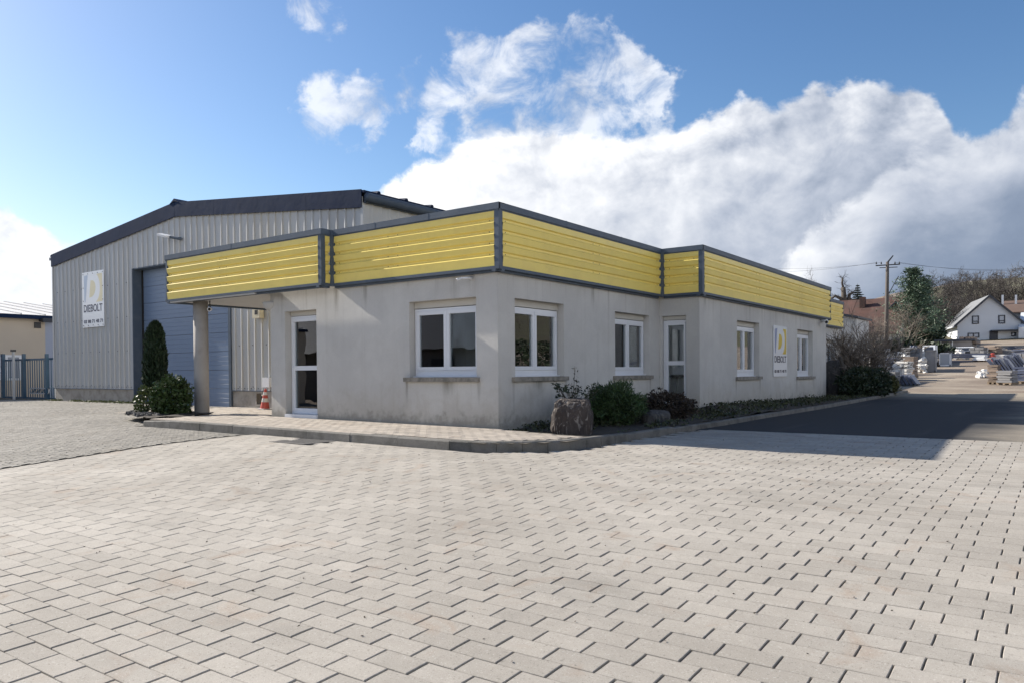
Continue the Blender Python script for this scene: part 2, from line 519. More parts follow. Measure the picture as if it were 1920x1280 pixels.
M_ASPH = asphalt_mat()
M_SIGN = mat('sign_white', (0.74, 0.77, 0.80), 0.22, 0.03, 2)
M_INK = mat('sign_ink', (0.012, 0.022, 0.06), 0.35, 0)
M_SBLUE = mat('sign_blue', (0.20, 0.25, 0.42), 0.3, 0.03, 2)
M_SYEL = mat('sign_yellow', (0.66, 0.48, 0.03), 0.3, 0.05, 2)
M_SYEL2 = mat('sign_yellow_faded', (0.66, 0.60, 0.40), 0.3, 0.05, 2)
M_SBLUE2 = mat('sign_blue_faded', (0.38, 0.46, 0.58), 0.3, 0.03, 2)

# ------------------------------------------------------------------ mesh helpers


class MB:
    def __init__(s):
        s.v, s.f, s.t, s.tv = [], [], [], 0.5

    def add(s, vs, fs, tone=None):
        k = len(s.v)
        s.v += [tuple(p) for p in vs]
        for f in fs:
            s.f.append(tuple(i + k for i in f))
            s.t.append(s.tv if tone is None else tone)
        return s

    def box(s, x0, x1, y0, y1, z0, z1, T=None):
        p = [Vector((x, y, z)) for z in (z0, z1) for y in (y0, y1) for x in (x0, x1)]
        if T is not None:
            p = [T @ q for q in p]
        fl = [(0, 2, 3, 1), (4, 5, 7, 6), (0, 1, 5, 4), (2, 6, 7, 3), (0, 4, 6, 2), (1, 3, 7, 5)]
        if T is not None and T.determinant() < 0:
            fl = [tuple(reversed(f)) for f in fl]
        return s.add(p, fl)

    def prism(s, poly, a, b, T=None, cap=True):
        """poly in (p,q), extruded a..b; T maps (p, q, r) to the world"""
        n = len(poly)
        vs = [Vector((p[0], p[1], a)) for p in poly] + [Vector((p[0], p[1], b)) for p in poly]
        if T is not None:
            vs = [T @ q for q in vs]
        fs = [(i, (i + 1) % n, n + (i + 1) % n, n + i) for i in range(n)]
        if cap:
            fs += [tuple(reversed(range(n))), tuple(range(n, 2 * n))]
        return s.add(vs, fs)

    def tube(s, pts, rads, n=6, cap=True):
        pts = [Vector(p) for p in pts]
        if not hasattr(rads, '__len__'):
            rads = [rads] * len(pts)
        rings, k0 = [], len(s.v)
        up = None
        for i, p in enumerate(pts):
            a = pts[max(i - 1, 0)]
            b = pts[min(i + 1, len(pts) - 1)]
            d = (b - a).normalized() if (b - a).length > 1e-9 else Vector((0, 0, 1))
            if up is None:
                up = Vector((0, 0, 1)) if abs(d.z) < 0.9 else Vector((1, 0, 0))
            x = d.cross(up)
            if x.length < 1e-6:
                x = d.cross(Vector((0.3, 1, 0.2)))
            x.normalize()
            y = d.cross(x).normalized()
            for j in range(n):
                an = 2 * math.pi * j / n
                s.v.append(tuple(p + (x * math.cos(an) + y * math.sin(an)) * rads[i]))
        for i in range(len(pts) - 1):
            for j in range(n):
                a = k0 + i * n + j
                b = k0 + i * n + (j + 1) % n
                s.f.append((a, b, b + n, a + n))
                s.t.append(s.tv)
        if cap:
            s.f.append(tuple(reversed(range(k0, k0 + n))))
            s.t.append(s.tv)
            s.f.append(tuple(range(k0 + (len(pts) - 1) * n, k0 + len(pts) * n)))
            s.t.append(s.tv)
        return s

    def lathe(s, prof, n=20, T=None):
        """prof [(r, z)]"""
        vs = []
        for r_, z in prof:
            for j in range(n):
                a = 2 * math.pi * j / n
                q = Vector((r_ * math.cos(a), r_ * math.sin(a), z))
                vs.append(T @ q if T is not None else q)
        fs = []
        for i in range(len(prof) - 1):
            for j in range(n):
                a, b = i * n + j, i * n + (j + 1) % n
                fs.append((a, b, b + n, a + n))
        fs.append(tuple(reversed(range(n))))
        fs.append(tuple(range((len(prof) - 1) * n, len(prof) * n)))
        return s.add(vs, fs)

    def mesh(s, name, material, origin=(0, 0, 0), smooth=False):
        me = bpy.data.meshes.new(name)
        o = Vector(origin)
        me.from_pydata([tuple(Vector(p) - o) for p in s.v], [], s.f)
        if len(set(s.t)) > 1:
            a = me.attributes.new('tone', 'FLOAT', 'FACE')
            a.data.foreach_set('value', s.t)
        if smooth:
            me.polygons.foreach_set('use_smooth', [True] * len(me.polygons))
        if material:
            me.materials.append(material)
        me.update()
        return me

    def build(s, name, material, parent=None, smooth=False, auto=False):
        """link as ONE object; vertices are given in world coordinates"""
        org = parent_world(parent) if parent is not None else Vector((0, 0, 0))
        me = s.mesh(name, material, org, smooth)
        ob = bpy.data.objects.new(name, me)
        C.objects.link(ob)
        if parent is not None:
            ob.parent = parent
        return ob


def parent_world(p):
    v = Vector((0, 0, 0))
    while p is not None:
        v += p.location
        p = p.parent
    return v


def thing(name, label, cat, loc=(0, 0, 0), group=None):
    o = bpy.data.objects.new(name, None)
    C.objects.link(o)
    o.empty_display_size = 0.3
    o.location = loc
    o['label'] = label
    o['category'] = cat
    if group:
        o['group'] = group
    return o


def tag(o, label, cat, group=None):
    o['label'] = label
    o['category'] = cat
    if group:
        o['group'] = group
    return o


def kind(o, k):
    o['kind'] = k
    return o


def share(name, me, parent, loc, rot=(0, 0, 0), scale=(1, 1, 1)):
    o = bpy.data.objects.new(name, me)
    C.objects.link(o)
    o.parent = parent
    o.location = loc
    o.rotation_euler = rot
    o.scale = scale
    return o


def copy_tree(o, parent=None):
    c = o.copy()
    C.objects.link(c)
    if parent is not None:
        c.parent = parent
    for ch in list(o.children):
        copy_tree(ch, c)
    return c


def big_mesh(name, V, F4, tones, material, parent=None, smooth=False):
    """numpy quads"""
    me = bpy.data.meshes.new(name)
    nv, nf = len(V), len(F4)
    me.vertices.add(nv)
    me.vertices.foreach_set('co', np.asarray(V, np.float32).ravel())
    me.loops.add(nf * 4)
    me.polygons.add(nf)
    me.loops.foreach_set('vertex_index', np.asarray(F4, np.int32).ravel())
    me.polygons.foreach_set('loop_start', np.arange(nf, dtype=np.int32) * 4)
    me.polygons.foreach_set('loop_total', np.full(nf, 4, np.int32))
    me.update(calc_edges=True)
    if tones is not None:
        a = me.attributes.new('tone', 'FLOAT', 'FACE')
        a.data.foreach_set('value', np.asarray(tones, np.float32))
    me.polygons.foreach_set('use_smooth', np.full(nf, bool(smooth)))
    me.materials.append(material)
    me.validate()
    ob = bpy.data.objects.new(name, me)
    C.objects.link(ob)
    if parent is not None:
        ob.parent = parent
    return ob


# local frames of the walls: (u along the wall, n outwards, z)
def frame(ox, oy, ux, uy, nx, ny):
    return Matrix(((ux, nx, 0, ox), (uy, ny, 0, oy), (0, 0, 1, 0), (0, 0, 0, 1)))


# ------------------------------------------------------------------ terrain
BY = [-60, -30, -10, 0, 2.4, 3, 4, 6.2, 7.4, 10.3, 12.5, 14, 16, 24, 33, 46, 60, 72, 85, 115, 135, 170, 260, 500]
BZ = [-1.6, -1.2, -.85, -.42, -.31, -.275, -.215, -.065, -.02, .005, .04, .04, .05, .07, .12, .33, 1.0, 1.7, 2.5, 4.7, 7.5, 12, 24, 50]
_ys = np.linspace(-60, 500, 5601)
_zs = np.interp(_ys, BY, BZ)
_k = np.hanning(13)
_zs = np.convolve(np.pad(_zs, 6, mode='edge'), _k / _k.sum(), 'valid')


def gz(x, y):
    x = np.asarray(x, float)
    y = np.asarray(y, float)
    b = np.interp(y, _ys, _zs)
    c = 0.009 * np.clip(-7.5 - x, -6.5, 6)
    fade = np.clip((13 - y) / 4, 0, 1)
    far = np.clip((y - 40) / 60, 0, 1)
    return b * (1 - far * np.clip((-x - 45) / 60, 0, 0.8)) + c * fade


def g1(x, y):
    return float(gz(x, y))


def hit(px, py, tmax=140):
    d = ray(px, py)
    t = 2.0
    while t < tmax:
        p = Vector((0, 0, EYE)) + d * t
        if p.z < g1(p.x, p.y):
            return p
        t += 0.02 * max(1, t * 0.1)
    return at(px, py, tmax)


def patch(name, x0, x1, y0, y1, nx, ny, dz, material, mask=None):
    xs = x0 if hasattr(x0, '__len__') else np.linspace(x0, x1, nx)
    ys = y0 if hasattr(y0, '__len__') else np.linspace(y0, y1, ny)
    X, Y = np.meshgrid(xs, ys)
    Z = gz(X, Y) + (dz(X, Y) if callable(dz) else dz)
    V = np.stack([X, Y, Z], -1).reshape(-1, 3)
    w = len(xs)
    i = np.arange(len(ys) - 1)[:, None] * w + np.arange(w - 1)[None]
    i = i.ravel()
    F = np.stack([i, i + 1, i + w + 1, i + w], -1)
    if mask is not None:
        cx = V[F].mean(1)
        F = F[mask(cx[:, 0], cx[:, 1])]
    return kind(big_mesh(name, V, F, None, material, smooth=True), 'structure')


M_YARD = mat('yard_dirt', (0.21, 0.165, 0.125), 0.95, 0.25, 0.35, 0.2, 30, 0.6, 25, dirt=(0.33, 0.28, 0.215), dirt_amt=0.8, dirt_scale=0.25, coords='World', bumpdist=0.03)
xs = np.concatenate([np.linspace(-900, -80, 24), np.linspace(-75, 20, 96), np.linspace(24, 900, 28)])
ys = np.concatenate([np.linspace(-500, -20, 14), np.linspace(-18, 40, 117), np.linspace(41, 140, 100), np.linspace(145, 900, 40)])
GROUND = patch('ground', xs, None, ys, None, 0, 0, lambda X, Y: np.where((X > -60) & (X < 8) & (Y > -14) & (Y < 36), -0.09, -0.02 + 0 * X), M_YARD)

# asphalt lane along the building's right side
EDGE_Y = 12.62
ROAD = patch('asphalt_road', -5.3, 16, EDGE_Y, 34, 60, 70, lambda X, Y: -0.012 + 0.012 * np.sin(X * 1.3) * np.sin(Y * 0.7), M_ASPH)

# ------------------------------------------------------------------ kerb line
KPATH = [(-14.9, 7.98), (-6.95, 8.04)]
for a in np.linspace(-80, -8, 9):
    KPATH.append((-6.95 + 1.42 * math.cos(R(a)) * 1.0, 9.46 + 1.42 * math.sin(R(a))))
KPATH += [(-5.42, 10.6), (-5.28, 12.0), (-5.17, 14.0), (-5.12, 24.0), (-5.2, 34.0)]
KP = np.array(KPATH)
seg = np.hypot(*np.diff(KP, axis=0).T)
S = np.concatenate([[0], np.cumsum(seg)])


def kpt(s):
    return np.array([np.interp(s, S, KP[:, 0]), np.interp(s, S, KP[:, 1])])


def inside_walk(x, y):
    """on the house side of the kerb"""
    x = np.asarray(x, float)
    y = np.asarray(y, float)
    # front edge as function of x, right edge as function of y
    fy = np.interp(x, KP[:11, 0], KP[:11, 1])
    rx = np.interp(y, KP[10:, 1], KP[10:, 0])
    return (x > -14.9) & np.where(y < 9.4, (y > fy) & (x < -5.54), x < rx)


KERB = kind(patch('kerb', -14.85, -7.2, 8.03, 8.10, 12, 2, -0.03, M_JOINT), 'structure')
s = 0.0
KH = 0.13
while s < S[-1] - 0.3:
    in_arc = S[1] - 0.9 < s < S[11]
    L = 0.36 if in_arc else 1.0
    if s < 0.1:
        L = 0.95
    e = min(s + L, S[-1])
    a, b = kpt(s + 0.004), kpt(e - 0.004)
    d = (b - a) / np.linalg.norm(b - a)
    n = np.array([-d[1], d[0]])      # towards the house
    mb = MB()
    low = 0.0 if s < S[10] else min(0.05, (s - S[10]) * 0.02)
    ch = 0.018
    prof = [(0, -0.1), (0.014, KH - ch - low), (0.014 + ch, KH - low), (0.13, KH - low), (0.13, -0.1)]
    jz = random.uniform(-.004, .004)
    jn = random.uniform(-.004, .004)
    vs = []
    for p in (a, b):
        z0 = g1(p[0], p[1])
        for q, z in prof:
            zz = z
            if s < 0.05 and p is a:
                zz = z * 0.75 if z > 0 else z
            vs.append((p[0] + n[0] * (q + jn), p[1] + n[1] * (q + jn), z0 + zz + jz))
    fs = [(i, i + 5, i + 6, i + 1) for i in range(4)] + [(4, 9, 5, 0), (0, 1, 2, 3, 4), (9, 8, 7, 6, 5)]
    mb.add(vs, fs)
    mb.build('kerbstone', M_KERB, KERB)
    s = e

# ------------------------------------------------------------------ paving (pavers on a sand sheet)
PX, PY = 0.28, 0.155


def blocks(cx, cy, lx, ly, h, ch, jit, zoff=0.0, rot=None, under=0.05):
    """bevelled blocks as numpy quads; returns V, F, tone"""
    n = len(cx)
    ux = np.array([-1, 1, 1, -1])
    uy = np.array([-1, -1, 1, 1])
    V = np.zeros((n, 12, 3))
    sx_ = lx / 2 * (1 + RNG.uniform(-jit, jit, n))[:, None] if jit else np.full((n, 1), lx / 2)
    sy_ = ly / 2 * (1 + RNG.uniform(-jit, jit, n))[:, None] if jit else np.full((n, 1), ly / 2)
    ax = RNG.normal(0, 0.0028, n)[:, None]
    ay = RNG.normal(0, 0.0028, n)[:, None]
    dz = RNG.normal(0, 0.0008, n)[:, None]
    th = RNG.normal(0, 0.006, n) if rot is None else rot
    ct, st = np.cos(th)[:, None], np.sin(th)[:, None]
    for k, (inset, zz) in enumerate(((0, -under), (0, h - ch), (ch, h))):
        px = ux[None] * (sx_ - inset)
        py = uy[None] * (sy_ - inset)
        X = cx[:, None] + px * ct - py * st
        Y = cy[:, None] + px * st + py * ct
        V[:, k * 4:k * 4 + 4, 0] = X
        V[:, k * 4:k * 4 + 4, 1] = Y
        V[:, k * 4:k * 4 + 4, 2] = gz(X, Y) + zz + zoff + dz + px * ax + py * ay
    base = np.array([[0, 1, 5, 4], [1, 2, 6, 5], [2, 3, 7, 6], [3, 0, 4, 7], [4, 5, 9, 8], [5, 6, 10, 9], [6, 7, 11, 10], [7, 4, 8, 11], [8, 9, 10, 11]])
    F = base[None] + (np.arange(n) * 12)[:, None, None]
    tone = np.repeat(RNG.uniform(0, 1, n), 9)
    return V, F, tone


PAVE = patch('paving', np.linspace(-11.28, 4.5, 64), None, np.concatenate([np.linspace(-2.5, EDGE_Y, 100)]), None, 0, 0, -0.0085, M_JOINT,
             mask=lambda x, y: ~((x > -15.2) & inside_walk(x - 0.12, y + 0.12)))
rows = np.arange(-2.4, EDGE_Y - 0.09, PY)
cxs, cys = [], []
for i, y in enumerate(rows):
    x0 = -11.14 + (0.0 if i % 2 else 0.115) + random.uniform(-.006, .006)
    x = np.arange(x0, 4.4, PX)
    cxs.append(x)
    cys.append(np.full(len(x), y + PY / 2))
cx = np.concatenate(cxs)
cy = np.concatenate(cys)


def hole(x, y):
    # inside the kerb, or under the drain grate
    k = np.zeros(len(x), bool)
    for dx in (-.13, .13):
        for dy in (-.07, .07):
            k |= inside_walk(x + dx, y + dy)
    k |= (np.abs(x + 9.60) < 0.42) & (np.abs(y - 7.66) < 0.32)
    return k


hx_, hy_ = [], []
for i, y in enumerate(rows):
    if i % 2 == 0:
        hx_.append(-11.222)
        hy_.append(y + PY / 2)
hx_, hy_ = np.array(hx_), np.array(hy_)
hk = ~hole(hx_, hy_)
VH, FH, TH_ = blocks(hx_[hk], hy_[hk], 0.105, PY - 0.004, 0.0, 0.003, 0.003)
keep = ~hole(cx, cy)
cx, cy = cx[keep], cy[keep]
# neat edge course on the far side of the paving
P3 = np.stack([cx, cy, gz(cx, cy) - EYE], -1)
dep = P3 @ np.array(FW)
u_ = 960 + FPX * (P3 @ np.array(RV)) / np.maximum(dep, .05)
v_ = CY - FPX * (P3 @ np.array(UV)) / np.maximum(dep, .05)
vis = (dep > 0.3) & (u_ > -30) & (u_ < 1950) & (v_ < 1310)
score = np.where(vis, 1 / np.maximum(dep, .3), 0)
order = np.argsort(-score)
near = np.zeros(len(cx), bool)
near[order[:300]] = True
V, F, T_ = blocks(cx[~near], cy[~near], PX - 0.0085, PY - 0.004, 0.0, 0.003, 0.003)
F = np.concatenate([F, FH + len(V) * 12])
V = np.concatenate([V, VH])
T_ = np.concatenate([T_, TH_])
kind(big_mesh('paver_field', V.reshape(-1, 3), F.reshape(-1, 4), T_, M_PAVER_S, PAVE), 'stuff')
meshes = []
for k in range(6):
    bm = MB()
    a, b = PX - 0.0085, PY - 0.004
    n = 12
    c = 0.003
    out = []
    # slightly wavy, chipped outline
    per = []
    for t in range(4):
        for q in np.linspace(-.5, .5, 4)[:-1]:
            x, y = [(q * a, -b / 2), (a / 2, q * b), (-q * a, b / 2), (-a / 2, -q * b)][t]
            per.append((x + random.uniform(-.0012, .0012), y + random.uniform(-.0012, .0012)))
    m_ = len(per)
    vs = [(x, y, -.05) for x, y in per] + [(x, y, -c) for x, y in per] + [(x * (1 - 2 * c / a), y * (1 - 2 * c / b), 0) for x, y in per]
    fs = []
    for l in range(2):
        for i in range(m_):
            j = (i + 1) % m_
            fs.append((l * m_ + i, l * m_ + j, (l + 1) * m_ + j, (l + 1) * m_ + i))
    fs.append(tuple(range(2 * m_, 3 * m_)))
    bm.add(vs, fs)
    meshes.append(bm.mesh('paver', M_PAVER))
for x, y in zip(cx[near], cy[near]):
    z = g1(x, y)
    sl = math.atan((g1(x, y + .07) - g1(x, y - .07)) / .14)
    half = random.random() < .5
    share('paver', random.choice(meshes), PAVE, (x, y, z + random.gauss(0, .0008)),
          ((-sl if half else sl) + random.gauss(0, .003), random.gauss(0, .003), (math.pi if half else 0) + random.gauss(0, .005)))

# cobbled yard on the left
def canopy_paving(x, y):
    return (np.asarray(x) > -20.85) & (np.asarray(x) <= -15.0) & (np.asarray(y) > 10.35)


COB = patch('cobbled_yard', -46, -11.30, -2.5, 14.0, 90, 50, -0.016, M_JOINT, mask=lambda x, y: ~((x > -15.2) & inside_walk(x - .15, y + .1)))
cs = 0.125
rx_ = np.arange(-36, -11.4, cs)
ry_ = np.arange(0.5, 13.95, cs * 0.94)
GX, GY = np.meshgrid(rx_, ry_)
GX = GX + (np.arange(len(ry_)) % 2)[:, None] * cs / 2
GX, GY = GX.ravel(), GY.ravel()
ok = ~canopy_paving(GX, GY) & (GX < -11.315) & ~((GX > -15.05) & inside_walk(GX - .02, GY + .08)) & ~((GX > -15.0) & (GY > 7.9))
GX = GX[ok] + RNG.normal(0, .004, ok.sum())
GY = GY[ok] + RNG.normal(0, .004, ok.sum())
V, F, T_ = blocks(GX, GY, cs - 0.009, cs * 0.94 - 0.009, 0.0, 0.005, 0.03, under=0.01)
kind(big_mesh('cobble_field', V.reshape(-1, 3), F[:, 4:].reshape(-1, 4), T_.reshape(-1, 9)[:, 4:].ravel(), M_COBBLE, COB), 'stuff')

# raised pavement in front of the office
def wz(X, Y):
    ramp = np.clip((Y - 10.2) / 3.6, 0, 1)
    return KH * (1 - ramp)


WALK = patch('pavement', np.linspace(-15.05, -5.4, 60), None, np.linspace(8.1, 13.96, 60), None, 0, 0, lambda X, Y: wz(X, Y) - 0.012, M_JOINT,
             mask=lambda x, y: inside_walk(x, y) & ((y < 10.0 - (x > -7.6) * 0.25 * np.clip((x + 7.6) / 1.9, 0, 1) * 1.6) | (x < -13.2)))
cx2, cy2 = [], []
for i, y in enumerate(np.arange(8.19, 13.9, 0.125)):
    x = np.arange(-15.0 + (0.11 if i % 2 else 0), -5.5, 0.225)
    cx2.append(x)
    cy2.append(np.full(len(x), y))
cx2, cy2 = np.concatenate(cx2), np.concatenate(cy2)
ok = inside_walk(cx2, cy2 - 0.16) & inside_walk(cx2 + .22, cy2 - 0.16)
xx = np.concatenate([np.arange(-20.75 + (0.11 if i % 2 else 0), -14.95, 0.225) for i in range(29)])
yy = np.concatenate([np.full(len(np.arange(-20.75 + (0.11 if i % 2 else 0), -14.95, 0.225)), 10.42 + i * .125) for i in range(29)])
ok &= (cy2 < 9.87 - np.clip((cx2 + 7.6) / 1.9, 0, 1) * 0.42) | ((cx2 < -13.58))
cx2, cy2 = cx2[ok], cy2[ok]
V, F, T_ = blocks(cx2, cy2, 0.217, 0.119, 0.0, 0.004, 0.01)
V[:, :, 2] += wz(V[:, :, 0], V[:, :, 1])
V2, F2, T2_ = blocks(xx, yy, 0.217, 0.119, 0.0, 0.004, 0.01)
F = np.concatenate([F, F2 + len(V) * 12])
V = np.concatenate([V, V2])
T_ = np.concatenate([T_, T2_])
kind(big_mesh('paver_field', V.reshape(-1, 3), F.reshape(-1, 4), T_, M_WALKPAVER, WALK), 'stuff')

# drain grate in the paving
dg = thing('drain_grate', 'black iron drain grate set in the paving before the kerb', 'drain', (-9.60, 7.66, g1(-9.60, 7.66)))
z = g1(-9.60, 7.66)
mb = MB()
for x0, x1, y0, y1 in ((-.41, .41, -.31, -.25), (-.41, .41, .25, .31), (-.41, -.35, -.25, .25), (.35, .41, -.25, .25)):
    mb.box(-9.60 + x0, -9.60 + x1, 7.66 + y0, 7.66 + y1, z - .05, z + .004)
M_IRON = mat('cast_iron', (0.10, 0.095, 0.09), .7, .2, 8, coords='World')
mb.build('frame', M_IRON, dg)
bar = MB().box(-.349, .349, -.017, .017, -.03, 0).mesh('bar', M_IRON)
for k in range(9):
    share('bar', bar, dg, (0, -.22 + k * .055, 0.002))
MB().box(-9.60 - .40, -9.60 + .40, 7.66 - .30, 7.66 + .30, z - .12, z - .075).build('sump', M_BLACK, dg)

# ------------------------------------------------------------------ office building
X0, Y0 = -7.515, 9.936
XL = -13.43
XR, YI = -6.56, 15.982
X3, Y2, Y3 = -7.555, 26.73, 32.62
XB = -13.43
O_F = 0.12                  # fascia overhang
ZB, ZY0, ZY1, ZC = 2.66, 2.745, 3.63, 3.757
office = thing('office_building', 'low grey rendered office building with a band of yellow metal cladding round its roof', 'building', (-10, 16, 0.1))
FRONT = frame(0, Y0, 1, 0, 0, -1)
STEP = frame(0, YI, 1, 0, 0, -1)
RIGHT = frame(X0, 0, 0, 1, 1, 0)
RIGHT2 = frame(XR, 0, 0, 1, 1, 0)
RIGHT3 = frame(X3, 0, 0, 1, 1, 0)
LEFTW = frame(XL, 0, 0, 1, -1, 0)
BACK2 = frame(0, Y2, 1, 0, 0, 1)
BACK3 = frame(0, Y3, 1, 0, 0, 1)


def wall(T, u0, u1, z0, z1, holes, name='wall', th=0.26, material=None):
    us = sorted({u0, u1} | {h[0] for h in holes} | {h[1] for h in holes})
    zs = sorted({z0, z1} | {h[2] for h in holes} | {h[3] for h in holes})
    mb = MB()
    flip = T.determinant() < 0

    def q(pts):
        pts = [T @ Vector(p) for p in pts]
        mb.add(pts, [(0, 1, 2, 3)] if flip else [(3, 2, 1, 0)])

    for a, b in zip(us, us[1:]):
        for c, d in zip(zs, zs[1:]):
            um, zm = (a + b) / 2, (c + d) / 2
            if any(h[0] < um < h[1] and h[2] < zm < h[3] for h in holes):
                continue
            q([(a, 0, c), (b, 0, c), (b, 0, d), (a, 0, d)])
            q([(b, -th, c), (a, -th, c), (a, -th, d), (b, -th, d)])
    for a, b, c, d in holes:
        q([(a, 0, c), (a, 0, d), (a, -th, d), (a, -th, c)])
        q([(b, 0, d), (b, 0, c), (b, -th, c), (b, -th, d)])
        q([(a, 0, d), (b, 0, d), (b, -th, d), (a, -th, d)])
        q([(b, 0, c), (a, 0, c), (a, -th, c), (b, -th, c)])
    return mb.build(name, material or M_STUCCO, office)


win_front = (-9.486, -7.965, 0.967, 2.293)
door_front = (-12.965, -11.987, 0.20, 2.302)
w1 = (Y0 + .471, Y0 + 2.007, 0.965, 2.279)
w2 = (Y0 + 3.962, Y0 + 5.543, 0.955, 2.262)
door_step = (-7.452, -6.871, 0.27, 2.268)
w3 = (18.313, 19.974, 0.888, 2.262)
w4 = (23.415, 25.107, 0.845, 2.249)
w5 = (30.70, 32.1, 0.82, 2.196)
WT = 2.80
wall(FRONT, XL, X0, -0.2, WT, [win_front, door_front])
wall(RIGHT, Y0 + .001, YI, -0.2, WT - .003, [w1, w2])
wall(STEP, X0 + .002, XR, -0.2, WT - .002, [door_step])
wall(RIGHT2, YI + .001, Y2, -0.2, WT - .004, [w3, w4])
wall(BACK2, X3 - .3, XR - .001, -0.2, WT - .006, [])
wall(RIGHT3, Y2 + .002, Y3, -0.2, WT - .005, [w5])
wall(BACK3, XB, X3 - .001, -0.2, WT - .007, [])
wall(LEFTW, Y0 + .003, Y3 - .003, -0.2, WT - .003, [])


def poly_slab(pts, z0, z1, name, material):
    mb = MB()
    mb.prism(pts, z0, z1)
    return mb.build(name, material, office)


foot = [(XL + .27, Y0 + .27), (X0 - .27, Y0 + .27), (X0 - .27, YI + .27), (XR - .27, YI + .27), (XR - .27, Y2 - .27), (X3 - .27, Y2 - .27), (X3 - .27, Y3 - .27), (XB + .27, Y3 - .27)]
poly_slab(foot, -0.1, 0.18, 'floor_slab', M_INTD)
poly_slab(foot, 2.62, 2.72, 'ceiling_slab', M_INT)
roof = [(XL, Y0), (X0, Y0), (X0, YI), (XR, YI), (XR, Y2), (X3, Y2), (X3, Y3), (XB, Y3)]
poly_slab([(x * 1.0, y) for x, y in roof], 2.82, 2.98, 'roof_deck', M_DARK)
# inner partitions so that the rooms behind the panes are rooms
for a in ((XL + .3, -8.0, 13.6, 13.7), (-11.3, -11.2, Y0 + .3, 13.58), (-10.9, -10.8, 13.72, Y3 - .3), (-10.78, X0 - .4, 15.7, 15.8), (-10.78, XR - .4, 21.2, 21.3), (-10.78, X3 - .4, 28.0, 28.1)):
    MB().box(*a, 0.181, 2.619).build('partition', M_INT, office)
for a in ((-9.9, -8.4, 11.6, 12.3, .88, .93), (-8.9, -8.2, 17.6, 20.0, .88, .93), (-8.9, -8.2, 23.0, 25.3, .86, .91)):
    mb = MB().box(*a)
    for ux in (a[0] + .03, a[1] - .08):
        for uy in (a[2] + .03, a[3] - .08):
            mb.box(ux, ux + .05, uy, uy + .05, 0.181, a[4])
    mb.build('desk', M_DARK, office)
# vertical blind strips inside the side windows
M_BLIND = mat('blind_strip', (0.45, 0.47, 0.48), 0.8, 0.06, 2)
for (a, b, c, d), T in ((w2, RIGHT), (w3, RIGHT2), (w4, RIGHT2), (w5, RIGHT3)):
    st = MB().box(-.045, .045, -.004, .004, c + .1, d - .1).mesh('blind_strip', M_BLIND)
    n = 6
    for k in range(n):
        uu = b - .12 - k * .1
        p = T @ Vector((uu, -.33, 0))
        share('blind_strip', st, office, p - office.location, (0, 0, R(90 + 38)))


def bar_box(mb, T, a, b, c, d, n0, n1):
    mb.box(a, b, n0, n1, c, d, T)


def window(T, h, rev=0.14, sill_ext=(0.10, 0.07), lintel=0.13, leaves=2):
    a, b, c, d = h
    n1, n0 = -rev, -rev - .07
    lo = 0.115
    mb = MB()
    top = d - lintel
    # fixed outer frame
    bar_box(mb, T, a + .012, a + .052, c + .02, top, n0, n1)
    bar_box(mb, T, b - .052, b - .012, c + .02, top, n0, n1)
    bar_box(mb, T, a + .052, b - .052, top - .045, top, n0, n1)
    bar_box(mb, T, a + .052, b - .052, c + .02, c + lo, n0, n1 + .006)
    w = mb.build('window', M_WHITE, office)
    mb = MB()
    bar_box(mb, T, a + .012, b - .012, top + .012, d - .003, n0, n1 + .012)
    mb.build('shutter_box', M_SHUT, w)
    mb = MB()
    bar_box(mb, T, a + .002, b - .002, c + .002, c + .019, n0, n1 + .05)
    mb.build('drip_rail', M_WHITE, w)
    # sashes
    i0, i1, j0, j1 = a + .054, b - .054, c + lo + .003, top - .047
    wd = (i1 - i0) / leaves
    for k in range(leaves):
        p, q = i0 + k * wd + .002, i0 + (k + 1) * wd - .002
        mb = MB()
        f = .062
        m0, m1 = n0 + .012, n1 + .016
        bar_box(mb, T, p, p + f, j0, j1, m0, m1)
        bar_box(mb, T, q - f, q, j0, j1, m0, m1)
        bar_box(mb, T, p + f, q - f, j0, j0 + f, m0, m1)
        bar_box(mb, T, p + f, q - f, j1 - f, j1, m0, m1)
        mb.build('sash', M_WHITE, w)
        mb = MB()
        bar_box(mb, T, p + f, q - f, j0 + f, j1 - f, (m0 + m1) / 2 - .004, (m0 + m1) / 2 + .004)
        mb.build('pane', M_GLASS, w)
    mb = MB()
    bar_box(mb, T, a - sill_ext[0], b + sill_ext[1], c - .075, c - .001, -rev - .1 if False else .0015, .065)
    bar_box(mb, T, a + .001, b - .001, c - .055, c + .0015, -rev - .09, .0012)
    mb.build('sill', M_SILL, w)
    return w


window(FRONT, win_front)
window(RIGHT, w1)
window(RIGHT, w2)
window(RIGHT2, w3)
window(RIGHT2, w4)
window(RIGHT3, w5)


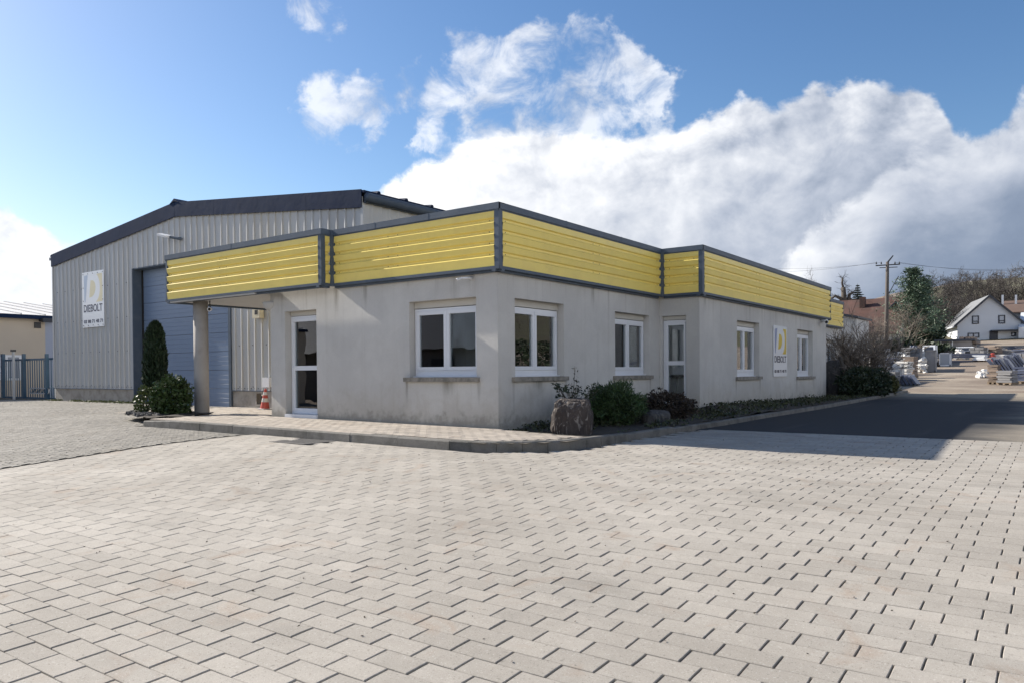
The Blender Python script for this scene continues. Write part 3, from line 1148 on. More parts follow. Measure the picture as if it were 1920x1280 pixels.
def glazed_door(T, h, rev, mid, cut_left=0):
    a, b, c, d = h
    n1, n0 = -rev, -rev - .07
    top = d - .10
    mb = MB()
    bar_box(mb, T, a + .008, a + .055, c + .03, top, n0, n1)
    bar_box(mb, T, b - .040, b - .008, c + .03, top, n0, n1)
    bar_box(mb, T, a + .055, b - .040, top - .045, top, n0, n1)
    dr = mb.build('door', M_WHITE, office)
    mb = MB()
    bar_box(mb, T, a + .008, b - .008, top + .01, d - .003, n0, n1 + .012)
    mb.build('shutter_box', M_SHUT, dr)
    i0, i1, j0, j1 = a + .058, b - .043, c + .035, top - .048
    f = .06
    m0, m1 = n0 + .01, n1 + .014
    mb = MB()
    bar_box(mb, T, i0, i0 + f, j0, j1, m0, m1)
    bar_box(mb, T, i1 - f * .7, i1, j0, j1, m0, m1)
    bar_box(mb, T, i0 + f, i1 - f * .7, j1 - f, j1, m0, m1)
    bar_box(mb, T, i0 + f, i1 - f * .7, j0, j0 + .11, m0, m1)
    bar_box(mb, T, i0 + f, i1 - f * .7, mid - .045, mid + .045, m0, m1)
    mb.build('leaf_frame', M_WHITE, dr)
    for z0, z1 in ((j0 + .11, mid - .045), (mid + .045, j1 - f)):
        mb = MB()
        bar_box(mb, T, i0 + f, i1 - f * .7, z0, z1, (m0 + m1) / 2 - .004, (m0 + m1) / 2 + .004)
        mb.build('pane', M_GLASS, dr)
    mb = MB()
    bar_box(mb, T, a + .004, b + .02, c - .055, c + .03, -rev - .08, .035)
    mb.build('threshold', M_WHITE if not cut_left else M_CONC, dr)
    mb = MB()
    hx = i0 + f * .5
    bar_box(mb, T, hx - .012, hx + .012, mid - .14, mid + .02, m1, m1 + .03)
    mb.build('handle', M_WHITE, dr)
    return dr


glazed_door(FRONT, door_front, 0.15, 1.16)
glazed_door(STEP, door_step, 0.08, 1.22, 1)


# ---- yellow fascia: horizontal trapezoid sheets in slate frames
RIBS = [3.482, 3.300, 3.119, 2.940]      # centre heights of the dark recesses


def fascia_profile():
    p = []
    z = ZY1
    p.append((0.0, z))
    for rz in RIBS:
        p += [(0.0, rz + .042), (-.030, rz + .024), (-.030, rz - .008), (0.016, rz - .040)]
    p.append((0.0, ZY0))
    return p


FPROF = fascia_profile()


def fascia_panel(T, u0, u1, n=0.0):
    mb = MB()
    vs = []
    for u in (u0, u1):
        vs += [T @ Vector((u, n + q, z)) for q, z in FPROF]
    k = len(FPROF)
    flip = T.determinant() < 0
    fs = []
    for i in range(k - 1):
        f = (i, i + 1, k + i + 1, k + i)
        fs.append(f if flip else tuple(reversed(f)))
    # a thin back so the sheet has thickness
    vb = []
    for u in (u0, u1):
        vb += [T @ Vector((u, n - .045, ZY1)), T @ Vector((u, n - .045, ZY0))]
    mb.add(vs, fs)
    mb.add(vb, [(0, 2, 3, 1)] if flip else [(1, 3, 2, 0)])
    return mb.build('fascia_panel', M_YELLOW, office)


def screws(T, us, n):
    mb = MB()
    for u in us:
        for rz in RIBS:
            mb.box(u - .006, u + .006, n - .033, n - .024, rz - .002, rz + .010, T)
    kind(mb.build('screw_row', M_DARK, office), 'stuff')


def fascia_run(T, u0, u1, n, joints, trim0=0.0, trim1=0.0):
    """panels between u0 and u1; trims are the width of posts drawn elsewhere"""
    cuts = [u0 + trim0] + joints + [u1 - trim1]
    us = []
    for a, b in zip(cuts, cuts[1:]):
        fascia_panel(T, a + .002, b - .002, n)
        us += [a + .12, b - .12]
    screws(T, us, n)


def coping(T, u0, u1, n, material=None):
    mb = MB()
    mb.box(u0, u1, n - .16, n + .022, ZC - .012, ZC, T)
    mb.box(u0, u1, n + .006, n + .022, ZC - .105, ZC - .012, T)
    mb.build('coping', M_TRIM, office)
    mb = MB()          # dark shadow gap strip behind the drip edge
    mb.box(u0, u1, n - .02, n + .004, ZY1, ZC - .013, T)
    mb.build('head_trim', M_TRIM, office)
    mb = MB()          # lower flashing
    mb.box(u0, u1, n - .05, n + .014, ZB + .035, ZY0 - .001, T)
    mb.box(u0, u1, n - .13, n - .05, ZB, ZB + .05, T)
    mb.build('flashing', M_TRIM, office)


def post(x0, x1, y0, y1):
    MB().box(x0, x1, y0, y1, ZB + .03, ZC - .014).build('fascia_post', M_TRIM, office)


e = O_F
PW = .085
CXL, CXR, CYF = -16.73, -11.365, 9.551       # canopy
# canopy front, its return, main front, right side, step, right side 2, end, right side 3
CAN = frame(0, CYF, 1, 0, 0, -1)
fascia_run(CAN, CXL, CXR, 0, [-14.55], .05, PW)
coping(CAN, CXL - .02, CXR + .022, 0)
RET = frame(CXR, 0, 0, 1, 1, 0)
fascia_run(RET, CYF, Y0 - e, 0, [], .09, .06)
coping(RET, CYF - .02, Y0 - e - .022, -.002)
FR2 = frame(0, Y0 - e, 1, 0, 0, -1)
fascia_run(FR2, CXR, X0 + e, 0, [-9.78], .05, PW)
coping(FR2, CXR + .001, X0 + e + .022, .001)
RT2 = frame(X0 + e, 0, 0, 1, 1, 0)
fascia_run(RT2, Y0 - e, YI - e, 0, [Y0 + 3.05], .1, .06)
coping(RT2, Y0 - e - .022, YI - e - .022, .0)
ST2 = frame(0, YI - e, 1, 0, 0, -1)
fascia_run(ST2, X0 + e, XR + e, 0, [], .06, PW)
coping(ST2, X0 + e + .023, XR + e + .022, .001)
RT3 = frame(XR + e, 0, 0, 1, 1, 0)
fascia_run(RT3, YI - e, Y2 + e, 0, [19.6, 23.45], .1, .05)
coping(RT3, YI - e - .022, Y2 + e + .01, .0)
EN3 = frame(0, Y2 + e, 1, 0, 0, 1)
fascia_run(EN3, X3 + e, XR + e, 0, [], .05, .05)
coping(EN3, X3 + e, XR + e + .02, -.001)
RT4 = frame(X3 + e, 0, 0, 1, 1, 0)
fascia_run(RT4, Y2 + e, Y3 + .4, 0, [], .05, .05)
coping(RT4, Y2 + e + .025, Y3 + .42, .001)
LF2 = frame(CXL, 0, 0, 1, -1, 0)
fascia_run(LF2, CYF, 13.9, 0, [], .05, .05)
coping(LF2, CYF - .02, 13.9, .001)
# posts
post(CXL - .004, CXL + .055, CYF - .006, CYF + .05)
post(CXR - PW, CXR + .006, CYF - .006, CYF + .09)
post(CXR - .002, CXR + .055, Y0 - e - .06, Y0 - e + .03)
post(X0 + e - PW, X0 + e + .006, Y0 - e - .006, Y0 - e + .1)
post(X0 + e - .03, X0 + e + .06, YI - e - .06, YI - e + .03)
post(XR + e - PW, XR + e + .006, YI - e - .006, YI - e + .1)
post(XR + e - .05, XR + e + .006, Y2 + e - .05, Y2 + e + .006)
post(X3 + e - .05, X3 + e + .006, Y3 + .35, Y3 + .406)
# seams of the copings
mb = MB()
for T, n, us in ((FR2, .001, (-10.2, -8.9)), (RT2, 0, (Y0 + 1.9, Y0 + 4.0)), (RT3, 0, (19.6, 23.4)), (CAN, 0, (-14.2,))):
    for u in us:
        mb.box(u - .02, u + .02, n + .0215, n + .0245, ZC - .106, ZC + .003, T)
mb.build('coping_joint', M_TRIM, office)
# canopy: deck, soffit of narrow strips
MB().box(CXL + .05, XL + .01, CYF + .06, 13.95, 2.76, 2.9).build('canopy_deck', M_DARK, office)
MB().box(XL + .012, CXR - .05, CYF + .06, Y0 - .13, 2.70, 2.9).build('canopy_deck', M_TRIM, office)
strip = MB().box(0, (XL - .005) - (CXL + .02), 0, .142, 0, .02).mesh('soffit_strip', M_SOFFIT)
y = CYF + .07
while y < 13.84:
    share('soffit_strip', strip, office, Vector((CXL + .02, y, 2.70)) - office.location, (random.uniform(-.006, .006), 0, 0))
    y += .15
MB().box(CXL + .0, XL - .002, CYF + .004, CYF + .066, 2.665, 2.744).build('soffit_trim', M_SOFFIT, office)
# round column under the canopy
zc_ = g1(-16.02, 9.93) + .02
mb = MB()
mb.lathe([(.163, -.15), (.163, zc_), (.160, 1.2), (.160, 2.699)], 28, Matrix.Translation((-16.0, 9.95, 0)))
mb.build('column', M_COL, office, smooth=False)
for p in office.children:
    if p.name.startswith('column'):
        for f in p.data.polygons:
            f.use_smooth = len(f.vertices) == 4
# small pieces fixed to the office
MB().box(XL - .02, XL - .003, Y0 + .03, Y0 + .09, .25, 2.5).build('corner_strip', M_WHITE, office)
mb = MB()
Tl = Matrix.Translation((XL - .06, 10.04, 2.50))
mb.lathe([(.02, -.17), (.10, -.155), (.17, -.09), (.205, -.01), (.205, .03)], 20, Tl)
tag(mb.build('wall_lamp', M_SOFFIT, None, smooth=True), 'white half-dome lamp on the office side wall under the canopy', 'lamp')


def camera_unit(loc, direction, label, s=1.0):
    t = thing('security_camera', label, 'camera', loc)
    d = Vector(direction).normalized()
    q = d.to_track_quat('Z', 'Y').to_matrix().to_4x4()
    T = Matrix.Translation(Vector(loc) + d * .06 * s) @ q @ Matrix.Scale(s, 4)
    MB().lathe([(.03, -.10), (.042, -.09), (.045, .07), (.052, .072), (.052, .125), (.044, .127)], 16, T).build('body', M_WHITE, t, True)
    MB().lathe([(.036, .128), (.034, .131)], 14, T).build('lens', M_BLACK, t)
    return t


M_CREAM = mat('cream_plastic', (0.62, 0.56, 0.42), 0.5, 0.05, 5)
c1 = camera_unit((-8.10, 9.72, 2.585), (-.75, -.6, -.28), 'white bullet camera below the yellow band near the front corner', .42)
MB().tube([(-8.09, 9.735, 2.587), (-8.05, 9.84, 2.60), (-8.04, Y0 - .001, 2.605)], [.012, .016, .038], 10).build('mount', M_WHITE, c1, True)
c2 = camera_unit((-6.36, 25.95, 2.60), (.25, -.95, -.2), 'white bullet camera under the far end of the long yellow band', 1.3)
MB().tube([(-6.38, 26.06, 2.61), (-6.47, 26.1, 2.62), (XR + .001, 26.1, 2.62)], [.03, .035, .07], 10).build('mount', M_WHITE, c2, True)
c3 = camera_unit((-15.66, 9.98, 2.50), (.75, -.65, -.1), 'small camera hanging beside the round canopy column', .9)
MB().tube([(-15.70, 10.02, 2.50), (-15.76, 10.03, 2.58), (-15.76, 10.03, 2.699)], .015, 8).build('mount', M_DARK, c3)

# ------------------------------------------------------------------ lettering
def text_mesh(body, T, size, material, name, parent, width=None, extrude=.0015, bold=0.0, squeeze=1.0):
    cu = bpy.data.curves.new('txt', 'FONT')
    cu.body = body
    cu.size = size
    cu.extrude = extrude
    cu.offset = bold
    cu.resolution_u = 4
    ob = bpy.data.objects.new('txt', cu)
    C.objects.link(ob)
    bpy.context.view_layer.update()
    dg_ = bpy.context.evaluated_depsgraph_get()
    me = bpy.data.meshes.new_from_object(ob.evaluated_get(dg_))
    bpy.data.objects.remove(ob)
    n = len(me.vertices)
    co = np.zeros(n * 3)
    me.vertices.foreach_get('co', co)
    co = co.reshape(-1, 3)
    co[:, :2] -= co[:, :2].min(0)
    ext = co[:, :2].max(0)
    kx = (width / ext[0]) if width else 1.0
    ky = size / ext[1]
    org = parent_world(parent)
    W_ = [T @ Vector((c[0] * kx, c[2] + extrude, c[1] * ky)) - org for c in co]
    me.vertices.foreach_set('co', np.array(W_).ravel())
    me.materials.clear()
    me.materials.append(material)
    me.update()
    o = bpy.data.objects.new(name, me)
    C.objects.link(o)
    o.parent = parent
    return o


def smooth_poly(pts, n=6):
    out = []
    k = len(pts)
    for i in range(k):
        p0, p1, p2, p3 = [Vector((*pts[(i + j - 1) % k], 0)) for j in range(4)]
        sharp = len(pts[i]) > 2
        for t in np.linspace(0, 1, n, endpoint=False):
            t2, t3 = t * t, t * t * t
            q = .5 * ((2 * p1) + (p2 - p0) * t + (2 * p0 - 5 * p1 + 4 * p2 - p3) * t2 + (3 * p1 - p0 - 3 * p2 + p3) * t3)
            out.append((q.x, q.y))
    return out


def sign(T, u0, u1, z0, z1, n, label, blue, yel, loc, screws_=False):
    """T: (u, n, z) frame of the wall"""
    t = thing('company_sign', label, 'sign', loc)
    w, h = u1 - u0, z1 - z0
    th = .012
    mb = MB()
    mb.box(u0, u1, n, n + th, z0, z1, T)
    mb.build('board', M_SIGN, t)
    F0 = T @ Matrix.Translation((u0, n + th, z0)) @ Matrix.Diagonal((w, 1, h, 1))

    def shape(pts, name, material, dn=.0012):
        mb = MB()
        mb.prism([(p[0], p[1]) for p in pts], 0, dn, F0 @ Matrix(((1, 0, 0, 0), (0, 0, 1, 0), (0, 1, 0, 0), (0, 0, 0, 1))))
        return mb.build(name, material, t)

    shape([(.085, .93), (.27, .95), (.15, .46), (.125, .455), (.095, .50)], 'emblem_blade', blue)
    d_ = [(.40, .84)] + [(.38 + .245 * math.sin(a) ** .8 * 1.0 + .03 * math.cos(a), .69 + .155 * math.cos(a)) for a in np.linspace(.25, math.pi - .25, 12)] + [(.33, .535)]
    shape(d_, 'emblem_heart', yel)
    cres = [(.70, .945), (.93, .945), (.945, .60), (.93, .445), (.64, .445)] + [(.64 + .185 * math.sin(a), .70 - .235 * math.cos(a) * 1.0) for a in np.linspace(.35, math.pi - .2, 12)]
    shape(cres, 'emblem_crescent', yel)
    text_mesh('DIEBOLT', F0_text(T, u0 + w * .065, n + th, z0 + h * .275), h * .135, M_INK, 'lettering', t, w * .86, bold=.004)
    text_mesh('03 88 71 48 71', F0_text(T, u0 + w * .065, n + th, z0 + h * .075), h * .062, M_INK, 'phone_number', t, w * .87, bold=.004)
    if screws_:
        sm = MB()
        for uu in np.linspace(.05, .95, 5):
            for zz in (.035, .965):
                sm.box(u0 + w * uu - .018, u0 + w * uu + .018, n + th, n + th + .008, z0 + h * zz - .014, z0 + h * zz + .014, T)
        for zz in (.48, .72):
            for uu in (.05, .95):
                sm.box(u0 + w * uu - .018, u0 + w * uu + .018, n + th, n + th + .008, z0 + h * zz - .014, z0 + h * zz + .014, T)
        sm.build('screw', M_DARK, t)
    return t


def F0_text(T, u, n, z):
    return T @ Matrix.Translation((u, n, z))


# ------------------------------------------------------------------ industrial hall
YH = 14.0
HXL, HXR = -32.75, -14.99
HXA, ZE, ZA = -23.83, 5.75, 6.62
hall = thing('industrial_hall', 'tall grey corrugated steel hall with dark gable edge and blue-grey sectional door', 'building', (-24, 16, 0))
HF = frame(0, YH, 1, 0, 0, -1)
HR = frame(HXR, 0, 0, 1, 1, 0)
HDX0, HDX1, HDZ = -26.64, -20.95, 4.75
PITCHL = (ZA - ZE) / (HXA - HXL)


def ztop(u):
    return ZE + (ZA - ZE) * (1 - abs(u - HXA) / (HXA - HXL))


def clad_profile(u0, u1, pitch=0.333, rib=0.034):
    """u/n outline of vertical rib sheets"""
    pts = [(u0, 0)]
    k = math.ceil((u0 - HXL) / pitch - 1e-6)
    u = HXL + k * pitch
    while u < u1:
        c = u + pitch * .35
        for q, n in ((c - .085, 0), (c - .010, rib), (c + .014, rib), (c + .026, 0)):
            if u0 < q < u1:
                pts.append((q, n))
        u += pitch
    pts.append((u1, 0))
    return pts


def clad_sheet(T, u0, u1, zlo, zhi, name='cladding_sheet', material=None):
    mb = MB()
    pr = clad_profile(u0, u1)
    vs = []
    for u, n in pr:
        vs.append(T @ Vector((u, n, zlo(u))))
        vs.append(T @ Vector((u, n, zhi(u))))
    fs = []
    fl = T.determinant() < 0
    for i in range(len(pr) - 1):
        f = (2 * i, 2 * i + 2, 2 * i + 3, 2 * i + 1)
        fs.append(tuple(reversed(f)) if fl else f)
    mb.add(vs, [tuple(reversed(f)) for f in fs])
    return mb.build(name, material or M_CLAD, hall)


PZ = 0.55
# sheets about a metre wide, left of the door, over the door, right of the door
edges = list(np.arange(HXL, HDX0 - .4, 0.999)) + [HDX0]
for a, b in zip(edges, edges[1:]):
    clad_sheet(HF, a, b, lambda u: PZ, lambda u: ztop(u) - .1)
edges = list(np.arange(HDX0, HDX1 - .4, 0.999)) + [HDX1]
for a, b in zip(edges, edges[1:]):
    clad_sheet(HF, a, b, lambda u: HDZ, lambda u: ztop(u) - .1)
edges = list(np.arange(HDX1, HXR - .4, 0.999)) + [HXR]
for a, b in zip(edges, edges[1:]):
    clad_sheet(HF, a, b, lambda u: PZ, lambda u: ztop(u) - .1)
# long right side
edges = list(np.arange(YH, 46, 2.0))
for a, b in zip(edges, edges[1:]):
    clad_sheet(HR, a + .001, b + .001, lambda u: PZ, lambda u: ZE - .25)
# left side, back and the roof
MB().box(HXL + .002, HXL + .1, YH + .05, 46, PZ, ZE - .05).build('side_wall', M_CLAD, hall)
MB().prism([(HXL, .0), (HXR, .0), (HXR, ZE), (HXA, ZA), (HXL, ZE)], 45.8, 46.0, Matrix(((1, 0, 0, 0), (0, 0, 1, 0), (0, 1, 0, 0), (0, 0, 0, 1)))).build('back_wall', M_CLAD, hall)
for xa, za, xb, zb in ((HXL - .12, ZE - .012, HXA, ZA), (HXA, ZA, HXR + .12, ZE - .012)):
    mb = MB()
    mb.prism([(xa, za), (xb, zb), (xb, zb + .06), (xa, za + .06)], YH - .07, 46.2, Matrix(((1, 0, 0, 0), (0, 0, 1, 0), (0, 1, 0, 0), (0, 0, 0, 1))))
    mb.build('roof', M_TRIMD, hall)
# roof sheet ribs show along the right eave
rib = MB()
for (xa, za, xb, zb) in ((HXA + .1, ZA + .05, HXR + .14, ZE + .045),):
    d = Vector((xb - xa, 0, zb - za))
    L = d.length
    rib.prism([(-.07, 0), (.07, 0), (.035, .055), (-.035, .055)], 0, L)
ribm = rib.mesh('roof_rib', M_TRIMD)
ang = math.atan2(-(ZE - ZA), HXR - HXA)
for k in range(28):
    o = bpy.data.objects.new('roof_rib', ribm)
    C.objects.link(o)
    o.parent = hall
    o.location = Vector((HXA + .1, YH + .45 + k * 1.05, ZA + .052)) - hall.location
    d = Vector((HXR + .14 - HXA - .1, 0, ZE + .045 - ZA - .05)).normalized()
    # local z runs down the slope, local y is up
    zax = d
    xax = Vector((0, 1, 0))
    yax = zax.cross(xax)
    if yax.z < 0:
        xax = -xax
        yax = zax.cross(xax)
    o.rotation_euler = Matrix((xax, yax, zax)).transposed().to_euler()
# verge flashing sections on the gable
def verge(u0, u1):
    mb = MB()
    mb.prism([(u0, ztop(u0) - .40), (u1, ztop(u1) - .40), (u1, ztop(u1) + .075), (u0, ztop(u0) + .075)], .046, .075, HF @ Matrix(((1, 0, 0, 0), (0, 0, 1, 0), (0, 1, 0, 0), (0, 0, 0, 1))))
    mb.build('verge_flashing', M_TRIMD, hall)


cuts = list(np.linspace(HXL - .06, HXA - .002, 6))
for a, b in zip(cuts, cuts[1:]):
    verge(a, b - .006)
cuts = list(np.linspace(HXA + .002, HXR + .02, 5))
for a, b in zip(cuts, cuts[1:]):
    verge(a, b - .006)
mb = MB()
mb.prism([(HXA - .28, ztop(HXA - .28) + .062), (HXA, ZA + .19), (HXA + .28, ztop(HXA + .28) + .062), (HXA, ZA + .10)], YH - .09, 46.1, Matrix(((1, 0, 0, 0), (0, 0, 1, 0), (0, 1, 0, 0), (0, 0, 0, 1))))
mb.build('ridge_cap', M_TRIMD, hall)
# gutters
MB().tube([(HXR + .17, YH - .02, ZE - .13), (HXR + .17, 46, ZE - .13)], .11, 10).build('gutter', M_TRIM, hall, True)
MB().box(HXR + .02, HXR + .10, YH + .02, 46, ZE - .26, ZE - .03).build('eave_trim', M_TRIM, hall)
MB().box(HXL - .24, HXL - .02, YH - .06, 46, ZE - .14, ZE - .03).build('gutter', M_TRIM, hall)
MB().box(HXL - .05, HXL + .03, YH - .05, YH + .05, PZ, ZE - .25).build('corner_trim', M_CLAD, hall)
MB().box(HXR - .04, HXR + .05, YH - .05, YH + .002, PZ, ZE - .33).build('corner_trim', M_CLAD, hall)
# precast plinth panels
def plinth(u0, u1, holes=()):
    mb = MB()
    if holes:
        a, b, c, d = holes[0]
        for x0, x1, z0, z1 in ((u0, a, -.2, PZ - .02), (b, u1, -.2, PZ - .02), (a, b, -.2, c), (a, b, d, PZ - .02)):
            mb.box(x0, x1, -.16, -.008, z0, z1, HF)
    else:
        mb.box(u0, u1, -.16, -.008, -.2, PZ - .02, HF)
    mb.build('plinth_panel', M_CONC, hall)


plinth(HXL, -29.64)
plinth(-29.63, -26.75)
plinth(-26.74, HDX0 - .02)
plinth(HDX1 + .12, -17.6, [(-19.63, -19.30, .14, .47)])
plinth(-17.59, HXR)
MB().box(HXL - .01, HDX0, .0, .05, PZ - .022, PZ - .004, HF).build('drip_trim', M_TRIM, hall)
MB().box(HDX1 + .1, HXR, .0, .05, PZ - .022, PZ - .004, HF).build('drip_trim', M_TRIM, hall)
mb = MB()
for x0, x1, z0, z1 in ((-19.69, -19.63, .09, .52), (-19.30, -19.24, .09, .52), (-19.63, -19.30, .47, .52), (-19.63, -19.30, .09, .14)):
    mb.box(x0, x1, -.02, .012, z0, z1, HF)
mb.build('vent_frame', M_CONC, hall)
MB().box(-19.63, -19.30, -.5, -.3, .1, .5, HF).build('vent_back', M_BLACK, hall)
# door opening lining
REC = .33
for x0, x1 in ((HDX0 - .02, HDX0 + .02), (HDX1 - .02, HDX1 + .10)):
    MB().box(x0, x1, -REC - .1, .046, -.1, HDZ, HF).build('door_jamb', M_TRIM, hall)
MB().box(HDX0 + .021, HDX1 - .021, -REC - .1, .02, HDZ - .03, HDZ + .01, HF).build('door_head', M_TRIM, hall)
MB().box(HDX0 + .021, HDX0 + .06, -REC - .02, -REC + .05, -.1, HDZ - .031, HF).build('door_track', M_BLACK, hall)
nP = 8
ph = (HDZ - .03) / nP
sdoor = None
for k in range(nP):
    mb = MB()
    z0 = k * ph
    pr = [(-.05, z0 + .002), (0, z0 + .006)]
    nn = 4
    for j in range(1, nn):
        zz = z0 + .012 + j * (ph - .02) / nn
        pr += [(0, zz - .008), (-.006, zz - .003), (-.006, zz + .003), (0, zz + .008)]
    pr += [(0, z0 + ph - .006), (-.05, z0 + ph - .002)]
    mb.prism(pr, HDX0 + .062, HDX1 - .022, HF @ Matrix.Translation((0, -REC, 0)) @ Matrix(((0, 0, 1, 0), (1, 0, 0, 0), (0, 1, 0, 0), (0, 0, 0, 1))))
    if sdoor is None:
        sdoor = mb.build('sectional_door', M_DOOR, hall)
    else:
        mb.build('door_panel', M_DOOR, sdoor)
# screws on the cladding
mb = MB()
for u in np.arange(HXL + .3, HXR - .2, .333 * 2):
    for z in (.66, 1.9, 3.1, 4.3):
        if HDX0 - .1 < u < HDX1 + .1 and z < HDZ:
            continue
        mb.box(u - .014, u + .014, .0, .012, z - .014, z + .014, HF)
for u in np.arange(HXL + .05, HXR, .333 / 2):
    if HDX0 - .1 < u < HDX1 + .12:
        continue
    mb.box(u - .013, u + .013, .0, .012, .60, .626, HF)
kind(mb.build('screw_row', M_DARK, hall), 'stuff')

sign(HF, -30.27, -28.62, 2.82, 4.89, .05, 'sun-faded company sign screwed to the corrugated hall left of its door', M_SBLUE2, M_SYEL2, (-29.4, YH - .05, 2.82), True)
sign(RIGHT2, 21.08, 22.31, .868, 2.262, .012, 'bright company sign between two windows on the shaded office side', M_SBLUE, M_SYEL, (XR + .01, 21.7, .87))

# floodlight on the hall
fl = thing('floodlight', 'white floodlight on an arm high on the hall gable', 'lamp', (-23.7, YH - .05, 5.5))
MB().tube([(-23.50, YH - .045, 5.46), (-23.52, YH - .14, 5.46), (-23.85, YH - .22, 5.53)], [.06, .045, .045], 8).build('arm', M_TRIM, fl)
Tf = Matrix.Translation((-24.05, YH - .30, 5.59)) @ Euler((R(12), R(14), R(10))).to_matrix().to_4x4() @ Matrix.Scale(.62, 4)
MB().prism([(-.42, -.16), (.30, -.20), (.36, 0), (.30, .20), (-.42, .16)], -.05, .05, Tf).build('housing', M_WHITE, fl)
MB().box(-.34, .24, -.13, .13, -.056, -.0505, Tf).build('lens', M_SOFFIT, fl)
# box with a bell-like sensor on the hall wall, small junction box
t = thing('siren_box', 'cream alarm box with dark opening on the wall under the canopy', 'alarm', (-19.15, YH - .1, 2.75))
p = on_y(485, 586, YH - .1)
MB().box(p.x - .17, p.x + .17, YH - .2, YH - .046, p.z - .17, p.z + .17).build('case', M_CREAM, t)
MB().box(p.x - .05, p.x + .09, YH - .206, YH - .2005, p.z - .07, p.z + .06).build('grille', M_BLACK, t)
p = on_y(500.5, 716, YH - .1)
jb = MB().box(p.x - .13, p.x + .17, YH - .16, YH - .046, p.z - .14, p.z + .14).build('junction_box', M_WHITE)
tag(jb, 'small white junction box low on the hall wall above the cone', 'box')

# traffic cone
M_CONE = mat('cone_red', (0.50, 0.085, 0.06), 0.5, 0.15, 6, coords='World')
M_BAND = mat('cone_band', (0.62, 0.60, 0.56), 0.5, 0.1, 6)
zc = g1(-18.45, 13.42) + .008
cone = thing('traffic_cone', 'red and white traffic cone against the hall wall', 'cone', (-18.45, 13.42, zc))
Tc = Matrix.Translation((-18.45, 13.42, zc)) @ Matrix.Rotation(R(4), 4, 'Y') @ Matrix.Scale(.70, 4)
def rad(z):
    return .185 - (.185 - .045) * (z - .04) / .78
MB().lathe([(rad(.04), .04), (rad(.30), .30)], 20, Tc).build('cone_body', M_CONE, cone, False)
MB().lathe([(rad(.30) + .003, .30), (rad(.45) + .003, .45)], 20, Tc).build('reflective_band', M_BAND, cone)
MB().lathe([(rad(.45), .45), (rad(.58), .58)], 20, Tc).build('cone_body', M_CONE, cone)
MB().lathe([(rad(.58) + .003, .58), (rad(.70) + .003, .70)], 20, Tc).build('reflective_band', M_BAND, cone)
MB().lathe([(rad(.70), .70), (rad(.82), .82), (.03, .83)], 20, Tc).build('cone_tip', M_CONE, cone)
MB().box(-.24, .24, -.24, .24, 0, .04, Tc).build('base', M_BAND, cone)
#PART2
# ------------------------------------------------------------------ planting beds
def bed(name, x0, x1, y0, y1, nx, ny, dz, mask):
    return patch(name, x0, x1, y0, y1, nx, ny, dz, M_SOIL, mask)


def soil_h(X, Y):
    n = np.array([mnoise.noise(Vector((float(a) * 2.1, float(b) * 2.1, 0))) for a, b in zip(np.ravel(X), np.ravel(Y))]).reshape(np.shape(X))
    w = np.where(Y < YI, X0, XR)
    t = np.clip((X - w) / 1.4, 0, 1)          # 0 at the wall, 1 at the kerb
    up = np.interp(Y, [9.9, 11, 14, 16, 20, 27, 34], [.06, .12, .2, .26, .22, .08, .1])
    return (up - gz(X, Y)) * (1 - t) + t * .09 + n * .035


bed('planting_bed', -7.56, -5.2, 9.55, 34.2, 22, 130, soil_h,
    lambda x, y: inside_walk(x + .1, y) & (y > 9.93 - np.clip((x + 7.6) / 1.9, 0, 1) * 0.40) & ((x > X0 - .04) & ((y < YI + .02) | (x > XR - .03) | (y > Y2 - .05))))
BEDP = [(-17.75, 9.2), (-16.9, 8.6), (-15.0, 8.12), (-14.75, 8.6), (-15.0, 9.55), (-15.7, 10.05), (-16.6, 10.25), (-17.6, 10.05)]


def in_poly(x, y, poly):
    x = np.asarray(x)
    y = np.asarray(y)
    r_ = np.zeros(x.shape, bool)
    for (ax, ay), (bx, by) in zip(poly, poly[1:] + poly[:1]):
        c = ((ay > y) != (by > y)) & (x < (bx - ax) * (y - ay) / (by - ay + 1e-12) + ax)
        r_ ^= c
    return r_


bed('planting_bed', -17.8, -14.7, 8.1, 10.3, 44, 32, lambda X, Y: 0.145 + 0.02 * np.sin(X * 9) * np.sin(Y * 8), lambda x, y: in_poly(x, y, BEDP))

# ------------------------------------------------------------------ foliage
def fol(name, a, rough=.55, var=.35, spec=.35, rnd=0.0, vs=2.5):
    return mat(name, a, rough, var, vs, tone=0.55, spec=spec, coords='World', rnd=rnd)


M_CYP = fol('cypress_leaf', (0.020, 0.040, 0.018))
M_LAUREL = fol('glossy_leaf', (0.052, 0.085, 0.028), .42, .3, .4)
M_LAURELP = fol('pale_leaf', (0.085, 0.11, 0.032), .5)
M_JUN = fol('juniper_leaf', (0.040, 0.072, 0.024))
M_EVER = fol('evergreen_leaf', (0.022, 0.036, 0.017))
M_IVY = fol('ground_cover', (0.045, 0.055, 0.024))
M_SPRUCE = fol('spruce_needle', (0.020, 0.036, 0.026))
M_PINE = fol('pine_needle', (0.068, 0.105, 0.066), .5)
M_DRY = fol('dry_leaf', (0.040, 0.030, 0.022))
M_TWIG = mat('twig_bark', (0.060, 0.052, 0.046), .85, .25, 1.5, tone=.4, coords='World', rnd=.25)
M_TWIGL = mat('pale_twig', (0.150, 0.125, 0.100), .8, .25, 2.5, tone=.55, coords='World')
M_BARK = mat('bark', (0.085, 0.070, 0.055), .9, .3, 4, .2, 30, .5, 20, coords='World')


